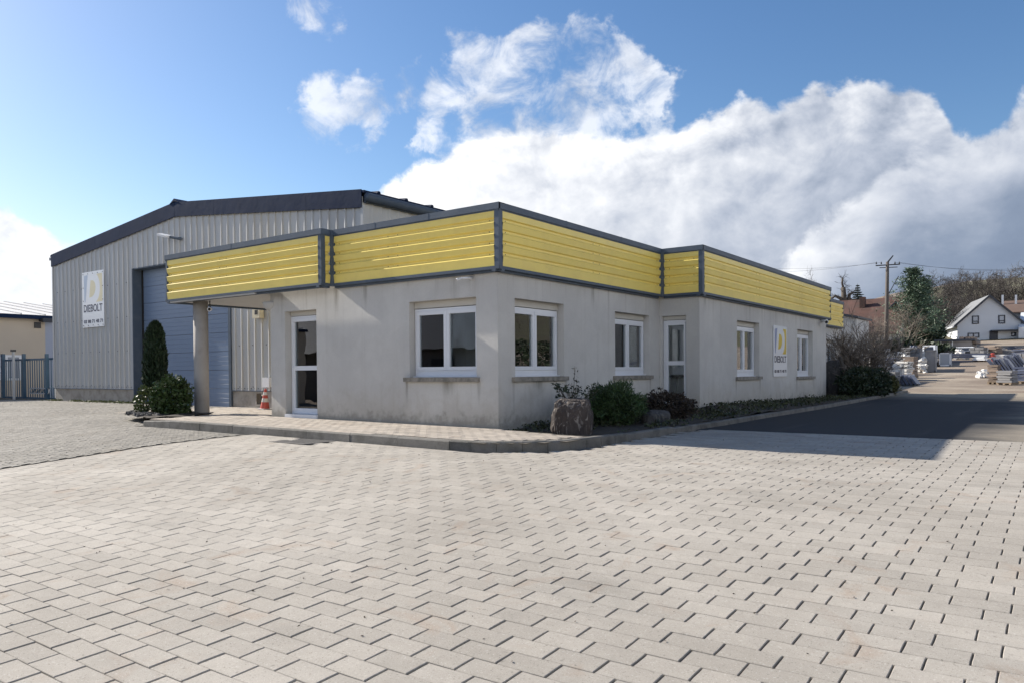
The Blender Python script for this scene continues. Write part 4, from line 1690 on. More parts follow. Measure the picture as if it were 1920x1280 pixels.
def leaf_mesh(P, N, L, Wd, tones=None, fold=0.0):
    """P centres, N axis directions of the leaf length, L/W arrays -> V, F"""
    n = len(P)
    N = N / np.linalg.norm(N, axis=1, keepdims=True)
    rnd = RNG.normal(size=(n, 3))
    S_ = np.cross(N, rnd)
    S_ /= np.linalg.norm(S_, axis=1, keepdims=True)
    a = N * (L / 2)[:, None]
    b = S_ * (Wd / 2)[:, None]
    V = np.stack([P - a, P + b - a * .1, P + a, P - b - a * .1], 1)
    F = np.arange(n * 4).reshape(n, 4)
    return V.reshape(-1, 3), F


def leaves(name, P, N, L, Wd, material, parent, tones):
    V, F = leaf_mesh(P, N, L, Wd)
    org = np.array(parent_world(parent)) if parent is not None else 0
    return big_mesh(name, V - org, F, tones, material, parent)


def shell_points(n, c, rad, rmin=.45, lump=.25, freq=2.0, zmin=None, seed=0):
    """points in a lumpy ellipsoid, more of them near the outside; returns P, outward dirs, radial fraction"""
    d = RNG.normal(size=(n, 3))
    d /= np.linalg.norm(d, axis=1, keepdims=True)
    f = RNG.uniform(rmin ** 3, 1, n) ** (1 / 3)
    l = np.array([mnoise.noise(Vector((q[0] * freq + seed, q[1] * freq, q[2] * freq))) for q in d])
    k = f * (1 + lump * l)
    P = np.array(c) + d * np.array(rad) * k[:, None]
    return P, d, f


def bush(name, label, cat, c, rad, n, L, Wd, material, lump=.3, freq=2.2, up=.3, stem=True, group=None, zmin=None, rmin=.5, part='foliage'):
    base = (c[0], c[1], g1(c[0], c[1]) + .05)
    t = thing(name, label, cat, base, group)
    P, d, f = shell_points(n, c, rad, rmin, lump, freq, seed=random.uniform(0, 50))
    if zmin is not None:
        k = P[:, 2] > zmin
        P, d, f = P[k], d[k], f[k]
    N = d * .8 + RNG.normal(0, .7, P.shape) + np.array([0, 0, up])
    tn = np.clip(RNG.uniform(.15, .85, len(P)), 0, 1)
    leaves(part, P, N, RNG.uniform(.6, 1.3, len(P)) * L, RNG.uniform(.7, 1.3, len(P)) * Wd, material, t, tn)
    if stem:
        mb = MB()
        for k in range(7):
            q = shell_points(1, c, [r * .75 for r in rad], .6)[0][0]
            mb.tube([(c[0] + random.uniform(-.06, .06), c[1] + random.uniform(-.06, .06), base[2] - .1), ((c[0] + q[0]) / 2, (c[1] + q[1]) / 2, (base[2] + q[2]) / 2 + .05), tuple(q)], [.022, .015, .006], 5)
        mb.build('stem', M_BARK, t)
    return t


# columnar conifer by the hall door
cx_, cy_ = -17.2, 9.55
zb = g1(cx_, cy_) + .15
ctop = on_y(295, 604, cy_).z
t = thing('columnar_conifer', 'tall narrow dark conifer in front of the sectional door', 'tree', (cx_, cy_, zb))
Hc = ctop - zb
n = 15000
f = RNG.uniform(0, 1, n) ** .9
th = RNG.uniform(0, 2 * math.pi, n)
prof = np.interp(f, [0, .05, .12, .3, .55, .75, .88, .96, 1], [.05, .10, .17, .245, .235, .21, .17, .11, .03])
lmp = np.array([mnoise.noise(Vector((math.cos(a) * 1.3, math.sin(a) * 1.3, b * 7))) for a, b in zip(th, f)])
lm2 = np.array([mnoise.noise(Vector((math.cos(a) * 4.3, math.sin(a) * 4.3, b * 22))) for a, b in zip(th, f)])
rr = prof * (1 + .22 * lmp + .22 * lm2) * RNG.uniform(.55, 1.05, n)
P = np.stack([cx_ + rr * np.cos(th) - .05 * np.sin(f * 3), cy_ + rr * np.sin(th), zb + .12 + f * (Hc - .12)], -1)
N = np.stack([np.cos(th) * .35, np.sin(th) * .35, np.full(n, 1.0)], -1) + RNG.normal(0, .28, (n, 3))
leaves('crown', P, N, RNG.uniform(.07, .16, n), RNG.uniform(.02, .045, n), M_CYP, t, np.clip(.35 + .4 * lm2 + RNG.uniform(-.25, .25, n), 0, 1))
MB().tube([(cx_, cy_, zb - .1), (cx_ + .02, cy_, zb + .5), (cx_, cy_, zb + Hc * .7)], [.06, .05, .01], 8).build('trunk', M_BARK, t)

bush('laurel_bush', 'round glossy dark green bush leaning on the canopy column', 'bush', (-16.0, 9.22, .52), (.47, .42, .50), 3300, .10, .055, M_LAUREL, .28, 2.6, .2, zmin=.12)
bush('variegated_bush', 'small pale yellow-green bush at the foot of the columnar conifer', 'bush', (-16.72, 9.02, .42), (.22, .22, .38), 700, .075, .045, M_LAURELP, .4, 3, .2, zmin=.12)
mb = MB()
for k in range(150):
    a = random.random()
    x, y = -17.4 + a * 1.9 + random.uniform(-.2, .2), 9.0 - a * .65 + random.uniform(-.12, .3)
    if not in_poly(np.array([x]), np.array([y]), BEDP)[0]:
        continue
    z = g1(x, y) + .15
    r_ = random.uniform(.025, .06)
    pts = [(x + r_ * math.cos(q) * random.uniform(.7, 1.2), y + r_ * math.sin(q) * random.uniform(.7, 1.2)) for q in np.linspace(0, 2 * math.pi, 6)[:-1]]
    mb.add([(p[0], p[1], z - .02) for p in pts] + [(x + (p[0] - x) * .6, y + (p[1] - y) * .6, z + r_ * .8) for p in pts], [(i, (i + 1) % 5, 5 + (i + 1) % 5, 5 + i) for i in range(5)] + [(5, 6, 7, 8, 9)])
M_SLATE = mat('slate_chip', (0.06, 0.06, 0.062), .8, .4, 9, coords='World')
kind(tag(mb.build('slate_chips', M_SLATE), 'dark slate chips at the left tip of the planted bed', 'stones'), 'stuff')


# ---- boulders
def rock(name, label, loc, size, material, seed, flat=0.0, rot=0.0, sub=4, cut=None):
    bm = bmesh.new()
    bmesh.ops.create_icosphere(bm, subdivisions=sub, radius=1)
    E_ = Matrix.Rotation(rot, 3, 'Z')
    for v in bm.verts:
        p = v.co.copy()
        # superellipsoid: blocky
        q = Vector([math.copysign(abs(c) ** .62, c) for c in p])
        w = Vector((seed, seed * 2, 0))
        k = 1 + .16 * mnoise.noise(p * 1.3 + w) + .07 * mnoise.noise(p * 3.2 + w) + .05 * mnoise.noise(Vector((p.x * 8, p.y * 8, p.z * 2.0)) + w) + .025 * mnoise.noise(Vector((p.x * 20, p.y * 20, p.z * 7)) + w) + .012 * mnoise.noise(p * 34 + w)
        q = q * k
        if flat:
            q.z = min(q.z, flat + .06 * mnoise.noise(p * 4 + w))
        v.co = E_ @ Vector((q.x * size[0], q.y * size[1], q.z * size[2]))
    me = bpy.data.meshes.new(name)
    bm.to_mesh(me)
    bm.free()
    me.materials.append(material)
    o = bpy.data.objects.new(name, me)
    C.objects.link(o)
    o.location = loc
    return tag(o, label, 'boulder')


def rock_mat(name, a, b, lich):
    m = bpy.data.materials.new(name)
    m.use_nodes = True
    g = NG(m.node_tree)
    m.node_tree.nodes.clear()
    out = g.n('ShaderNodeOutputMaterial')
    s_ = g.n('ShaderNodeBsdfPrincipled')
    g.link(s_.outputs[0], out.inputs[0])
    pos = g.n('ShaderNodeNewGeometry').outputs[0]
    v = g.vm('MULTIPLY', pos, (1, 1, .35))
    c = g.mix(g.ss(g.noise(v, 5, 6, .65, .6), .35, .65), a, b)
    c = g.mix(g.ss(g.noise(v, 13, 6, .75, 1.2), .54, .62, 0, .8), c, lich)
    c = g.vm('SCALE', c, g.m('ADD', .7, g.m('MULTIPLY', g.noise(pos, 60, 4, .7), .6)))
    g.link(c, s_.inputs['Base Color'])
    s_.inputs['Roughness'].default_value = .9
    bn = g.n('ShaderNodeBump')
    bn.inputs['Strength'].default_value = .9
    bn.inputs['Distance'].default_value = .03
    g.link(g.noise(v, 22, 7, .7, .4), bn.inputs['Height'])
    g.link(bn.outputs[0], s_.inputs['Normal'])
    return m


M_ROCK = rock_mat('boulder_stone', (0.040, 0.031, 0.027), (0.078, 0.063, 0.055), (0.27, 0.245, 0.22))
M_ROCK2 = rock_mat('dark_boulder_stone', (0.040, 0.040, 0.044), (0.070, 0.068, 0.068), (0.12, 0.12, 0.11))
p = hit(1075, 815)
bx, by = -6.17, 10.05
zz = g1(bx, by)
rock('boulder', 'squat reddish-brown boulder with pale streaks at the house corner', (bx, by, zz + .31), (.31, .25, .36), M_ROCK, 3.1, flat=.90, rot=R(28), sub=5)
rock('boulder', 'dark tall standing stone at the far end of the office', (-6.75, 28.6, .62), (.36, .3, .72), M_ROCK2, 8.2, rot=R(10), sub=3)
rock('boulder', 'grey slab of stone tilted under the heap of dry creepers', (-5.98, 12.55, .18), (.27, .16, .17), M_ROCK2, 5.5, rot=R(60), sub=3)

bush('juniper_bush', 'soft mid-green juniper bush behind the reddish boulder', 'bush', (-6.50, 11.95, .46), (.52, .6, .40), 7000, .13, .016, M_JUN, .45, 2.6, .5, zmin=.1, rmin=.35)
bush('creeper_heap', 'low dark heap of dry creepers before the narrow glazed door', 'bush', (-6.35, 13.75, .36), (.55, .85, .30), 5000, .07, .03, M_DRY, .35, 2.4, .1, zmin=.05)
# leggy shrub with a few leaves
t = thing('leggy_shrub', 'leggy shrub with sparse dark leaves against the side wall', 'bush', (-6.75, 11.0, .12))
mb = MB()
P, N = [], []
for k in range(26):
    a = random.uniform(0, 2 * math.pi)
    h = random.uniform(.45, .80) if k else 1.02
    tip = Vector((-6.75 + math.cos(a) * random.uniform(.1, .5), 11.0 + math.sin(a) * random.uniform(.1, .6), .12 + h))
    mid = Vector((-6.75, 11.0, .12)).lerp(tip, .5) + Vector((0, 0, .12))
    mb.tube([(-6.75 + random.uniform(-.1, .1), 11.0 + random.uniform(-.1, .1), .05), mid, tip], [.009, .006, .003], 4)
    for j in range(9):
        f_ = random.uniform(.45, 1)
        q = mid.lerp(tip, f_)
        P.append(q + Vector((random.uniform(-.05, .05), random.uniform(-.05, .05), random.uniform(-.03, .03))))
        N.append((random.uniform(-1, 1), random.uniform(-1, 1), random.uniform(-.3, .8)))
mb.build('stem', M_BARK, t)
leaves('leaves', np.array(P), np.array(N), RNG.uniform(.06, .1, len(P)), RNG.uniform(.02, .035, len(P)), M_EVER, t, RNG.uniform(.2, .8, len(P)))

# ground cover and litter in the long bed
n = 15000
X = RNG.uniform(-7.5, -5.3, n)
Y = RNG.uniform(9.9, 33.6, n)
cl = np.array([mnoise.noise(Vector((a * 1.1, b * 1.1, 4.0))) for a, b in zip(X, Y)])
wallx = np.where(Y < YI, X0, np.where(Y < Y2, XR, X3))
ok = (X > wallx + .03) & (cl > -.22) & inside_walk(X + .16, Y) & ((Y > 10.6) | (X < -6.7) & (Y > 10.0))
X, Y = X[ok], Y[ok]
Z = gz(X, Y) + soil_h(X, Y) + RNG.uniform(0, .07, len(X)) * (1 + np.maximum(cl[ok], 0) * 2.0)
P = np.stack([X, Y, Z], -1)
N = RNG.normal(0, 1, P.shape) + np.array([0, 0, .5])
o = leaves('ground_cover', P, N, RNG.uniform(.04, .10, len(P)), RNG.uniform(.02, .045, len(P)), M_IVY, None, RNG.uniform(0, 1, len(P)))
kind(o, 'stuff')
# weeds along the hall plinth and in the kerb joint
n = 900
X = RNG.uniform(HXL - .5, HDX0, n)
Y = YH - RNG.exponential(.09, n)
k = np.array([mnoise.noise(Vector((a * .9, 1.0, 2.0))) for a in X]) > -.05
X, Y = X[k], Y[k]
P = np.stack([X, Y, gz(X, Y) + RNG.uniform(0, .07, len(X))], -1)
kind(leaves('weeds', P, RNG.normal(0, .6, P.shape) + np.array([0, 0, 1.0]), RNG.uniform(.05, .12, len(P)), RNG.uniform(.01, .03, len(P)), fol('weed', (0.10, 0.12, 0.03)), None, RNG.uniform(0, 1, len(P))), 'stuff')
# grit and dead leaves on the paving
n = 500
X = RNG.uniform(-11, 2.5, n)
Y = RNG.uniform(1.5, 12.3, n)
ok = ~((X > -15) & inside_walk(X - .15, Y + .15))
X, Y = X[ok], Y[ok]
P = np.stack([X, Y, gz(X, Y) + .006], -1)
Nn = RNG.normal(0, 1, P.shape) * np.array([1, 1, .25])
kind(leaves('grit', P, Nn, RNG.uniform(.008, .026, len(P)), RNG.uniform(.006, .016, len(P)), mat('litter', (0.07, 0.055, 0.04), .9, .3, 5, tone=.5), None, RNG.uniform(0, 1, len(P))), 'stuff')


# ------------------------------------------------------------------ bare trees
def grow(seed, height, spread=.75, levels=4, trunk=.28, kids=(7, 6, 5, 4), twist=.35, first=.30, up=.25, r_ratio=.58, l_ratio=.60, base_r=.028, mins=.010, bend=3):
    """returns (trunk MB, crown MB), root at the origin"""
    rd = random.Random(seed)
    T1, T2 = MB(), MB()

    def limb(p, d, L, r, lev):
        pts, rads = [p.copy()], [r]
        q, dd = p.copy(), d.copy()
        k = bend if lev < 3 else 2
        for i in range(k):
            dd = (dd + Vector((rd.gauss(0, twist), rd.gauss(0, twist), rd.gauss(0, twist) + up * .35)) * (.5 if lev == 0 else 1) * .5).normalized()
            q = q + dd * (L / k)
            pts.append(q.copy())
            rads.append(max(r * (1 - .75 * (i + 1) / k), mins * .6))
        mb = T1 if lev == 0 else T2
        mb.tv = min(1, .25 + .2 * lev + rd.uniform(-.15, .15))
        mb.tube(pts, rads, 7 if lev == 0 else (5 if lev == 1 else 3), cap=lev < 2)
        if lev >= levels:
            return
        nk = kids[lev]
        for j in range(nk):
            f = first + (1 - first) * (j + rd.random()) / nk if lev == 0 else .2 + .8 * (j + rd.random()) / nk
            f = min(f, .98)
            i = min(int(f * k), k - 1)
            a = f * k - i
            o_ = pts[i].lerp(pts[i + 1], a)
            ro = rads[i] * (1 - a) + rads[i + 1] * a
            ax = (pts[i + 1] - pts[i]).normalized()
            s_ = ax.cross(Vector((rd.gauss(0, 1), rd.gauss(0, 1), rd.gauss(0, 1)))).normalized()
            nd = (ax * (1 - spread * .6) + s_ * spread + Vector((0, 0, up * .5))).normalized()
            limb(o_, nd, L * l_ratio * rd.uniform(.7, 1.15) * (1.15 - .5 * f if lev == 0 else 1), max(ro * r_ratio * 1.2, mins), lev + 1)

    limb(Vector((0, 0, -.3)), Vector((rd.gauss(0, .04), rd.gauss(0, .04), 1)), height * .78, height * base_r, 0)
    zmax = max(v[2] for v in T2.v)
    for mb in (T1, T2):
        mb.v = [(x * height / zmax * .95, y * height / zmax * .95, z * height / zmax) for x, y, z in mb.v]
    return T1, T2


PROTO = {}


def proto(key, **kw):
    T1, T2 = grow(**kw)
    PROTO[key] = (T1.mesh('trunk', M_BARK), T2.mesh('crown', kw.get('m') or M_TWIG))


for k in range(4):
    T1, T2 = grow(seed=20 + k, height=10, spread=.72 + .08 * (k % 2), levels=4, kids=(8, 5, 5, 3), up=.34, mins=.026, base_r=.026)
    PROTO['wood%d' % k] = (T1.mesh('trunk', M_BARK), T2.mesh('crown', M_TWIG))
T1, T2 = grow(seed=51, height=10, spread=.85, levels=3, kids=(9, 7, 6, 4), first=.30, up=.3, mins=.028, l_ratio=.66)
PROTO['pale'] = (T1.mesh('trunk', M_TWIGL), T2.mesh('crown', M_TWIGL))


def tree(key, px, ytop, D, label, group=None, wid=1.0, rot=None, sink=0.0, name='bare_tree'):
    p = at(px, ytop, D)
    z = g1(p.x, p.y) - sink
    h = p.z - z
    t = thing(name, label, 'tree', (p.x, p.y, z), group)
    s_ = h / 10
    for nm, me in zip(('trunk', 'crown'), PROTO[key]):
        share(nm, me, t, (0, 0, 0), (0, 0, rot if rot is not None else random.uniform(0, 6.28)), (s_ * wid, s_ * wid, s_))
    return t


GR = 'bare trees on the wooded slope'
def slope_label(px):
    if px < 1715:
        return 'bare brown tree far off above the red roof left of the tall pine'
    if px < 1795:
        return 'bare brown tree on the wooded slope left of the gabled house'
    if px < 1872:
        return 'bare brown tree rising behind the roof of the gabled house'
    return 'bare brown tree on the slope above the brown tiled roof'


spots = [(1735, 512, 128), (1748, 503, 140), (1762, 520, 120), (1772, 527, 132), (1786, 520, 142), (1797, 510, 128), (1812, 503, 145), (1826, 500, 132), (1838, 498, 122), (1850, 505, 148),
         (1863, 508, 128), (1876, 512, 140), (1889, 515, 125), (1900, 500, 118), (1914, 489, 124), (1926, 486, 116), (1945, 484, 130), (1965, 488, 120),
         (1690, 540, 140), (1672, 553, 150), (1655, 560, 150), (1640, 563, 160), (1625, 566, 150), (1703, 535, 150), (1720, 528, 160),
         (1745, 548, 106), (1766, 556, 104), (1781, 560, 103), (1815, 540, 112), (1840, 545, 124), (1880, 548, 122), (1868, 540, 130), (1908, 540, 128)]
for i, (px, yt, D) in enumerate(spots):
    tree('wood%d' % (i % 4), px, yt, D, slope_label(px), GR, wid=random.uniform(.95, 1.25), sink=.3)
for i, (px, yt, D) in enumerate([(1990, 470, 110), (2030, 465, 120), (2080, 470, 115), (2130, 480, 125)]):
    tree('wood%d' % (i % 4), px, yt, D, slope_label(px), GR, wid=1.1, sink=.3)
# trees nearer the yard
tree('pale', 1703, 556, 74, 'pale bare tree with spreading limbs at the back of the stone yard', wid=1.0, rot=.5)
tree('pale', 1668, 585, 72, 'pale bare tree close to the wooden power pole', wid=.9, rot=2.5)
tree('pale', 1634, 588, 68, 'low pale bare tree left of the power pole before the red roof', wid=1.1, rot=4.1)
tree('wood1', 1513, 497, 92, 'tip of a thin bare tree rising over the yellow band', wid=.5)


# old pollarded tree: stout trunk with sawn limbs and fine twigs
def pollard(px, ytop, ybase, D):
    p = at(px, ytop, D)
    z = g1(p.x, p.y)
    h = p.z - z
    t = thing('pollard_tree', 'stout cut-back tree with two thick limbs above the red roof', 'tree', (p.x, p.y, z))
    o = Vector((p.x, p.y, z))
    rx_ = RV * 1.0
    mb = MB()

    def P_(a, b):
        return o + rx_ * a * h + Vector((0, 0, b * h))
    mb.tube([P_(.02, -.05), P_(.01, .45), P_(.0, .60), P_(-.015, .82)], [.05 * h, .042 * h, .040 * h, .030 * h], 9)
    mb.build('trunk', M_BARK, t, True)
    mb = MB()
    tips = []
    for path, r_ in (([(-.0, .58), (-.05, .66), (-.13, .70), (-.18, .66)], .026), ([(.01, .55), (.05, .62), (.075, .72), (.13, .75)], .03), ([(.0, .5), (.06, .57), (.10, .66)], .026), ([(-.01, .80), (-.03, .88), (-.02, .95)], .016)):
        q = [P_(*a) for a in path]
        mb.tube(q, [r_ * h, r_ * h * .9, r_ * h * .75, r_ * h * .5][:len(q)], 7)
        tips += q[1:]
    mb.build('limb', M_BARK, t, True)
    mb = MB()
    tips += [P_(0, .8), P_(0, .86), P_(-.01, .74)]
    for q in tips:
        for k in range(7):
            d = Vector((random.gauss(0, 1), random.gauss(0, 1), random.gauss(.5, .7))).normalized()
            L = random.uniform(.05, .14) * h
            m_ = q + d * L * .5
            e_ = m_ + (d + Vector((0, 0, .4))).normalized() * L * .5
            mb.tube([q, m_, e_], [.022, .016, .012], 3, False)
            for j in range(2):
                d2 = (d + Vector((random.gauss(0, .7), random.gauss(0, .7), random.gauss(0, .7)))).normalized()
                mb.tube([m_, m_ + d2 * L * .5], [.014, .010], 3, False)
    mb.build('twigs', M_TWIG, t)


pollard(1583, 515, 575, 100)


def conifer(name, label, px, ytop, D, wid, kind_, ybase_off=0.0):
    p = at(px, ytop, D)
    z = g1(p.x, p.y)
    h = p.z - z
    t = thing(name, label, 'tree', (p.x, p.y, z))
    MB().tube([(p.x, p.y, z - .3), (p.x, p.y, z + h * .5), (p.x, p.y, z + h * .99)], [h * .018, h * .012, .02], 8).build('trunk', M_BARK, t)
    Ps, Ns, Tn = [], [], []
    nl = 22 if kind_ == 'spruce' else 26
    rd = random.Random(px)
    for i in range(nl):
        f = .14 + .85 * i / nl
        zz = z + h * f
        R_ = wid * (1 - f) ** (.85 if kind_ == 'spruce' else .6)
        nb = 11 if kind_ == 'spruce' else 6
        for j in range(nb):
            a = j * 2 * math.pi / nb + i * 1.1 + rd.uniform(-.3, .3)
            L = R_ * rd.uniform(.75, 1.15) if kind_ == 'spruce' else R_ * rd.choice((.35, .6, .9, 1.4)) * rd.uniform(.8, 1.1)
            m_ = 40 if kind_ == 'spruce' else 80
            for q in range(m_):
                s_ = (q + rd.random()) / m_
                s_ = s_ ** .7
                drop = -.30 * s_ + .15 * s_ * s_ if kind_ == 'spruce' else .18 * s_
                w_ = .12 * L if kind_ == 'spruce' else .20 * L
                Ps.append((p.x + math.cos(a) * L * s_ + rd.gauss(0, w_), p.y + math.sin(a) * L * s_ + rd.gauss(0, w_), zz + drop * L + rd.gauss(0, .05 * L + (.06 if kind_ != 'spruce' else 0))))
                Ns.append((math.cos(a) + rd.gauss(0, .6), math.sin(a) + rd.gauss(0, .6), rd.gauss(.1, .5)))
                Tn.append(rd.uniform(.1, .5) + .45 * s_)
    Ps, Ns = np.array(Ps), np.array(Ns)
    k = len(Ps)
    leaves('crown', Ps, Ns, RNG.uniform(.18, .40, k), RNG.uniform(.05, .11, k), M_SPRUCE if kind_ == 'spruce' else M_PINE, t, np.array(Tn))


conifer('spruce_tree', 'small dark pointed spruce above the red roof', 1608, 531, 112, 2.3, 'spruce')
conifer('pine_tree', 'tall irregular green pine right of the power pole', 1712, 500, 78, 2.9, 'pine')
conifer('pine_tree', 'shorter second green pine top right beside the tall pine', 1731, 519, 82, 2.2, 'pine')

# evergreen thicket at the back of the yard
for px, py, D, w_, h_, lab in ((1737, 628, 76, 1.5, 2.6, 'dark evergreen thicket left of the gabled house'), (1690, 640, 70, 4.0, 1.6, 'low dark evergreen hedge behind the stone stacks'), (1742, 604, 98, 1.8, 3.6, 'tall dark thicket on the slope above the white house wall')):
    p = at(px, py, D)
    zt = p.z
    z0_ = g1(p.x, p.y)
    hh = max(zt - z0_, 1.5)
    bush('evergreen_thicket', lab, 'bush', (p.x, p.y, z0_ + hh * .5), (w_, w_ * .7, hh * .55), 3600, .55, .25, M_EVER, .45, 2.5, .3, stem=True)
# brush carpet of the slope
n = 26000
X = RNG.uniform(-75, 25, n)
Y = RNG.uniform(122, 190, n)
cl = np.array([mnoise.noise(Vector((a * .12, b * .12, 1.0))) for a, b in zip(X, Y)])
P = np.stack([X, Y, gz(X, Y) + RNG.uniform(0, 1.8, n) * (1 + cl)], -1)
kind(leaves('undergrowth', P, RNG.normal(0, .6, P.shape) + np.array([0, 0, 1.0]), RNG.uniform(.6, 1.6, n), RNG.uniform(.08, .25, n), fol('brush', (0.050, 0.042, 0.034), .9, rnd=0), None, RNG.uniform(0, 1, n)), 'stuff')
# grass on the slope
M_SLOPE = mat('slope_grass', (0.10, 0.095, 0.045), .95, .35, .12, .2, 4, coords='World', dirt=(0.09, 0.07, 0.045), dirt_amt=.8, dirt_scale=.08)
kind(patch('slope', np.linspace(-400, 400, 90), None, np.linspace(112, 800, 60), None, 0, 0, .02, M_SLOPE), 'structure')

# ---- twiggy shrub and evergreens at the far end of the office
t = thing('twiggy_shrub', 'big bare shrub of dense pale twigs past the far end of the office', 'bush', (-6.15, 30.3, .1))
mb = MB()
rd = random.Random(5)


def twig(p, d, L, r, lev):
    m_ = p + d * L * .5 + Vector((rd.gauss(0, .05), rd.gauss(0, .05), rd.gauss(0, .04))) * L
    e_ = m_ + (d + Vector((rd.gauss(0, .25), rd.gauss(0, .25), rd.gauss(.1, .2)))).normalized() * L * .5
    mb.tv = min(1, .1 + .28 * lev + rd.uniform(-.1, .15))
    mb.tube([p, m_, e_], [r, r * .8, r * .55], 3, False)
    if lev < 3:
        for k in range((4, 4, 4)[lev]):
            q = p.lerp(m_, rd.uniform(.3, 1)) if rd.random() < .4 else m_.lerp(e_, rd.random())
            d2 = (d + Vector((rd.gauss(0, .65), rd.gauss(0, .65), rd.gauss(.15, .45)))).normalized()
            twig(q, d2, L * rd.uniform(.5, .75), max(r * .62, .008), lev + 1)


for k in range(34):
    a = rd.uniform(0, 2 * math.pi)
    e_ = rd.uniform(.45, 1.4)
    d = Vector((math.cos(a) * math.cos(e_), math.sin(a) * math.cos(e_), math.sin(e_)))
    b_ = Vector((-6.15 + rd.uniform(-.4, .4), 30.3 + rd.uniform(-.6, .6), .25 + rd.uniform(0, .4)))
    twig(b_, d, rd.uniform(1.0, 1.55), .020, 0)
mb.build('twigs', M_TWIGL, t)
t2 = MB()
for k in range(5):
    a = k * 1.3
    t2.tube([(-6.15 + .1 * math.cos(a), 30.3 + .1 * math.sin(a), 0), (-6.15 + .3 * math.cos(a), 30.3 + .35 * math.sin(a), .7)], [.06, .035], 6)
t2.build('stem', M_BARK, t)
bush('evergreen_bush', 'dark spreading evergreen bush beneath the twiggy shrub', 'bush', (-5.75, 28.6, .58), (.75, 2.0, .56), 7000, .12, .05, M_EVER, .4, 2.2, .2, zmin=.1)
bush('evergreen_bush', 'low olive-tinged bush at the kerb end beside the yard', 'bush', (-5.62, 31.0, .45), (.5, 1.0, .42), 3600, .12, .06, fol('olive_leaf', (.075, .08, .028)), .4, 2.2, .2, zmin=.1)
mb = MB()
mb.tube([(-6.3, 28.2, -.05), (-6.27, 28.22, .5), (-6.33, 28.25, 1.0), (-6.5, 28.3, 1.5)], [.10, .08, .07, .05], 8)
tag(mb.build('ivy_trunk', M_TWIGL, None, True), 'pale gnarled stem beside the dark standing stone', 'trunk')

# ------------------------------------------------------------------ power pole and wires
p = at(1660, 640, 62)
zp = g1(p.x, p.y)
top = at(1663, 492, 62).z
M_WOODP = mat('pole_wood', (0.095, 0.082, 0.072), .9, .2, 3, .2, 30, stretch=(4, 4, .4), coords='World')
pole = thing('power_pole', 'tall wooden power pole with crossarm and wires', 'pole', (p.x, p.y, zp))
pb = at(1659, 655, 62)
MB().tube([(p.x, p.y, zp - .5), (p.x + .1, p.y, (zp + top) / 2), (p.x + .16, p.y, top)], [.18, .155, .12], 10).build('mast', M_WOODP, pole, True)
ax = (RV * 1.0)
ax.z = 0
ax.normalize()
pt = Vector((p.x + .16, p.y, top - .25))
mb = MB()
mb.tube([pt - ax * .95 + Vector((0, 0, -.05)), pt + ax * 1.0 + Vector((0, 0, .05))], .05, 6)
mb.tube([pt - ax * .7 + Vector((0, .25, -.2)), pt + ax * .75 + Vector((0, .25, -.15))], .035, 6)
mb.build('crossarm', M_DARK, pole)
mb = MB()
mb.tube([pt + Vector((0, 0, .2)), pt + ax * .45 + Vector((0, 0, .75))], [.07, .05], 6)
mb.tube([pt + ax * .05 + Vector((0, 0, -2.4)), pt + ax * .55 + Vector((0, 0, -1.5)), pt + ax * .9 + Vector((0, 0, -.9))], .035, 5)
mb.build('bracket', M_DARK, pole)
ends = [-.9, -.5, .6, .95]
ins = MB().lathe([(.035, 0), (.06, .03), (.06, .09), (.03, .12), (.05, .15), (.02, .2)], 8).mesh('insulator', M_DARK)
for e_ in ends:
    share('insulator', ins, pole, pt + ax * e_ + Vector((0, 0, .06)) - pole.location)
for i, (e_, far, lab) in enumerate(((-.9, at(1380, 505, 95), 'lowest'), (-.5, at(1385, 497, 98), 'second'), (.6, at(1990, 497, 70), 'upper'), (.95, at(1995, 501, 72), 'lower'))):
    a = pt + ax * e_ + Vector((0, 0, .2))
    pts = []
    for f_ in np.linspace(0, 1, 14):
        q = a.lerp(far, f_)
        q.z -= 4 * .5 * f_ * (1 - f_)
        pts.append(q)
    mb = MB().tube(pts, .009, 4)
    side = 'towards the office roof' if i < 2 else 'rightwards over the wooded slope'
    tag(mb.build('power_line', M_DARK), ('%s thin power line running from the pole ' % lab) + side, 'wire', 'power lines from the pole')

# ------------------------------------------------------------------ houses at the back
M_HW = mat('house_render', (0.58, 0.605, 0.63), .9, .06, .6, coords='World')
M_HROOF = mat('pale_roof_tiles', (0.19, 0.195, 0.20), .75, .1, 2, coords='World')
M_REDR = mat('red_roof_tiles', (0.10, 0.050, 0.038), .85, .3, .8, .25, 6, coords='World', dirt=(0.055, 0.042, 0.035), dirt_amt=.7, dirt_scale=.7)
M_BROWNR = mat('brown_roof_tiles', (0.13, 0.085, 0.065), .85, .2, 1, coords='World')
M_NAVYR = mat('blue_black_roof_tiles', (0.045, 0.055, 0.085), .45, .15, 1, coords='World')
M_FR = mat('dark_window_frame', (0.02, 0.026, 0.04), .5, 0)
YHs = 112.0
xl = on_y(1795, 605, YHs).x
xr = on_y(1909, 605, YHs).x
ap = on_y(1851.5, 553, YHs)
ze = on_y(1795, 607, YHs).z
zer = on_y(1909, 601, YHs).z
zbs = on_y(1850, 650, YHs).z
yl = on_x(1769, 620, xl).y
house = thing('gabled_house', 'grey rendered house with steep gable and dark framed windows', 'house', (ap.x, YHs, zbs))
XZ = Matrix(((1, 0, 0, 0), (0, 0, 1, 0), (0, 1, 0, 0), (0, 0, 0, 1)))
MB().prism([(xl, zbs - 2), (xr, zbs - 2), (xr, zer), (ap.x, ap.z - .12), (xl, ze)], YHs, YHs + 11, XZ).build('wall', M_HW, house)


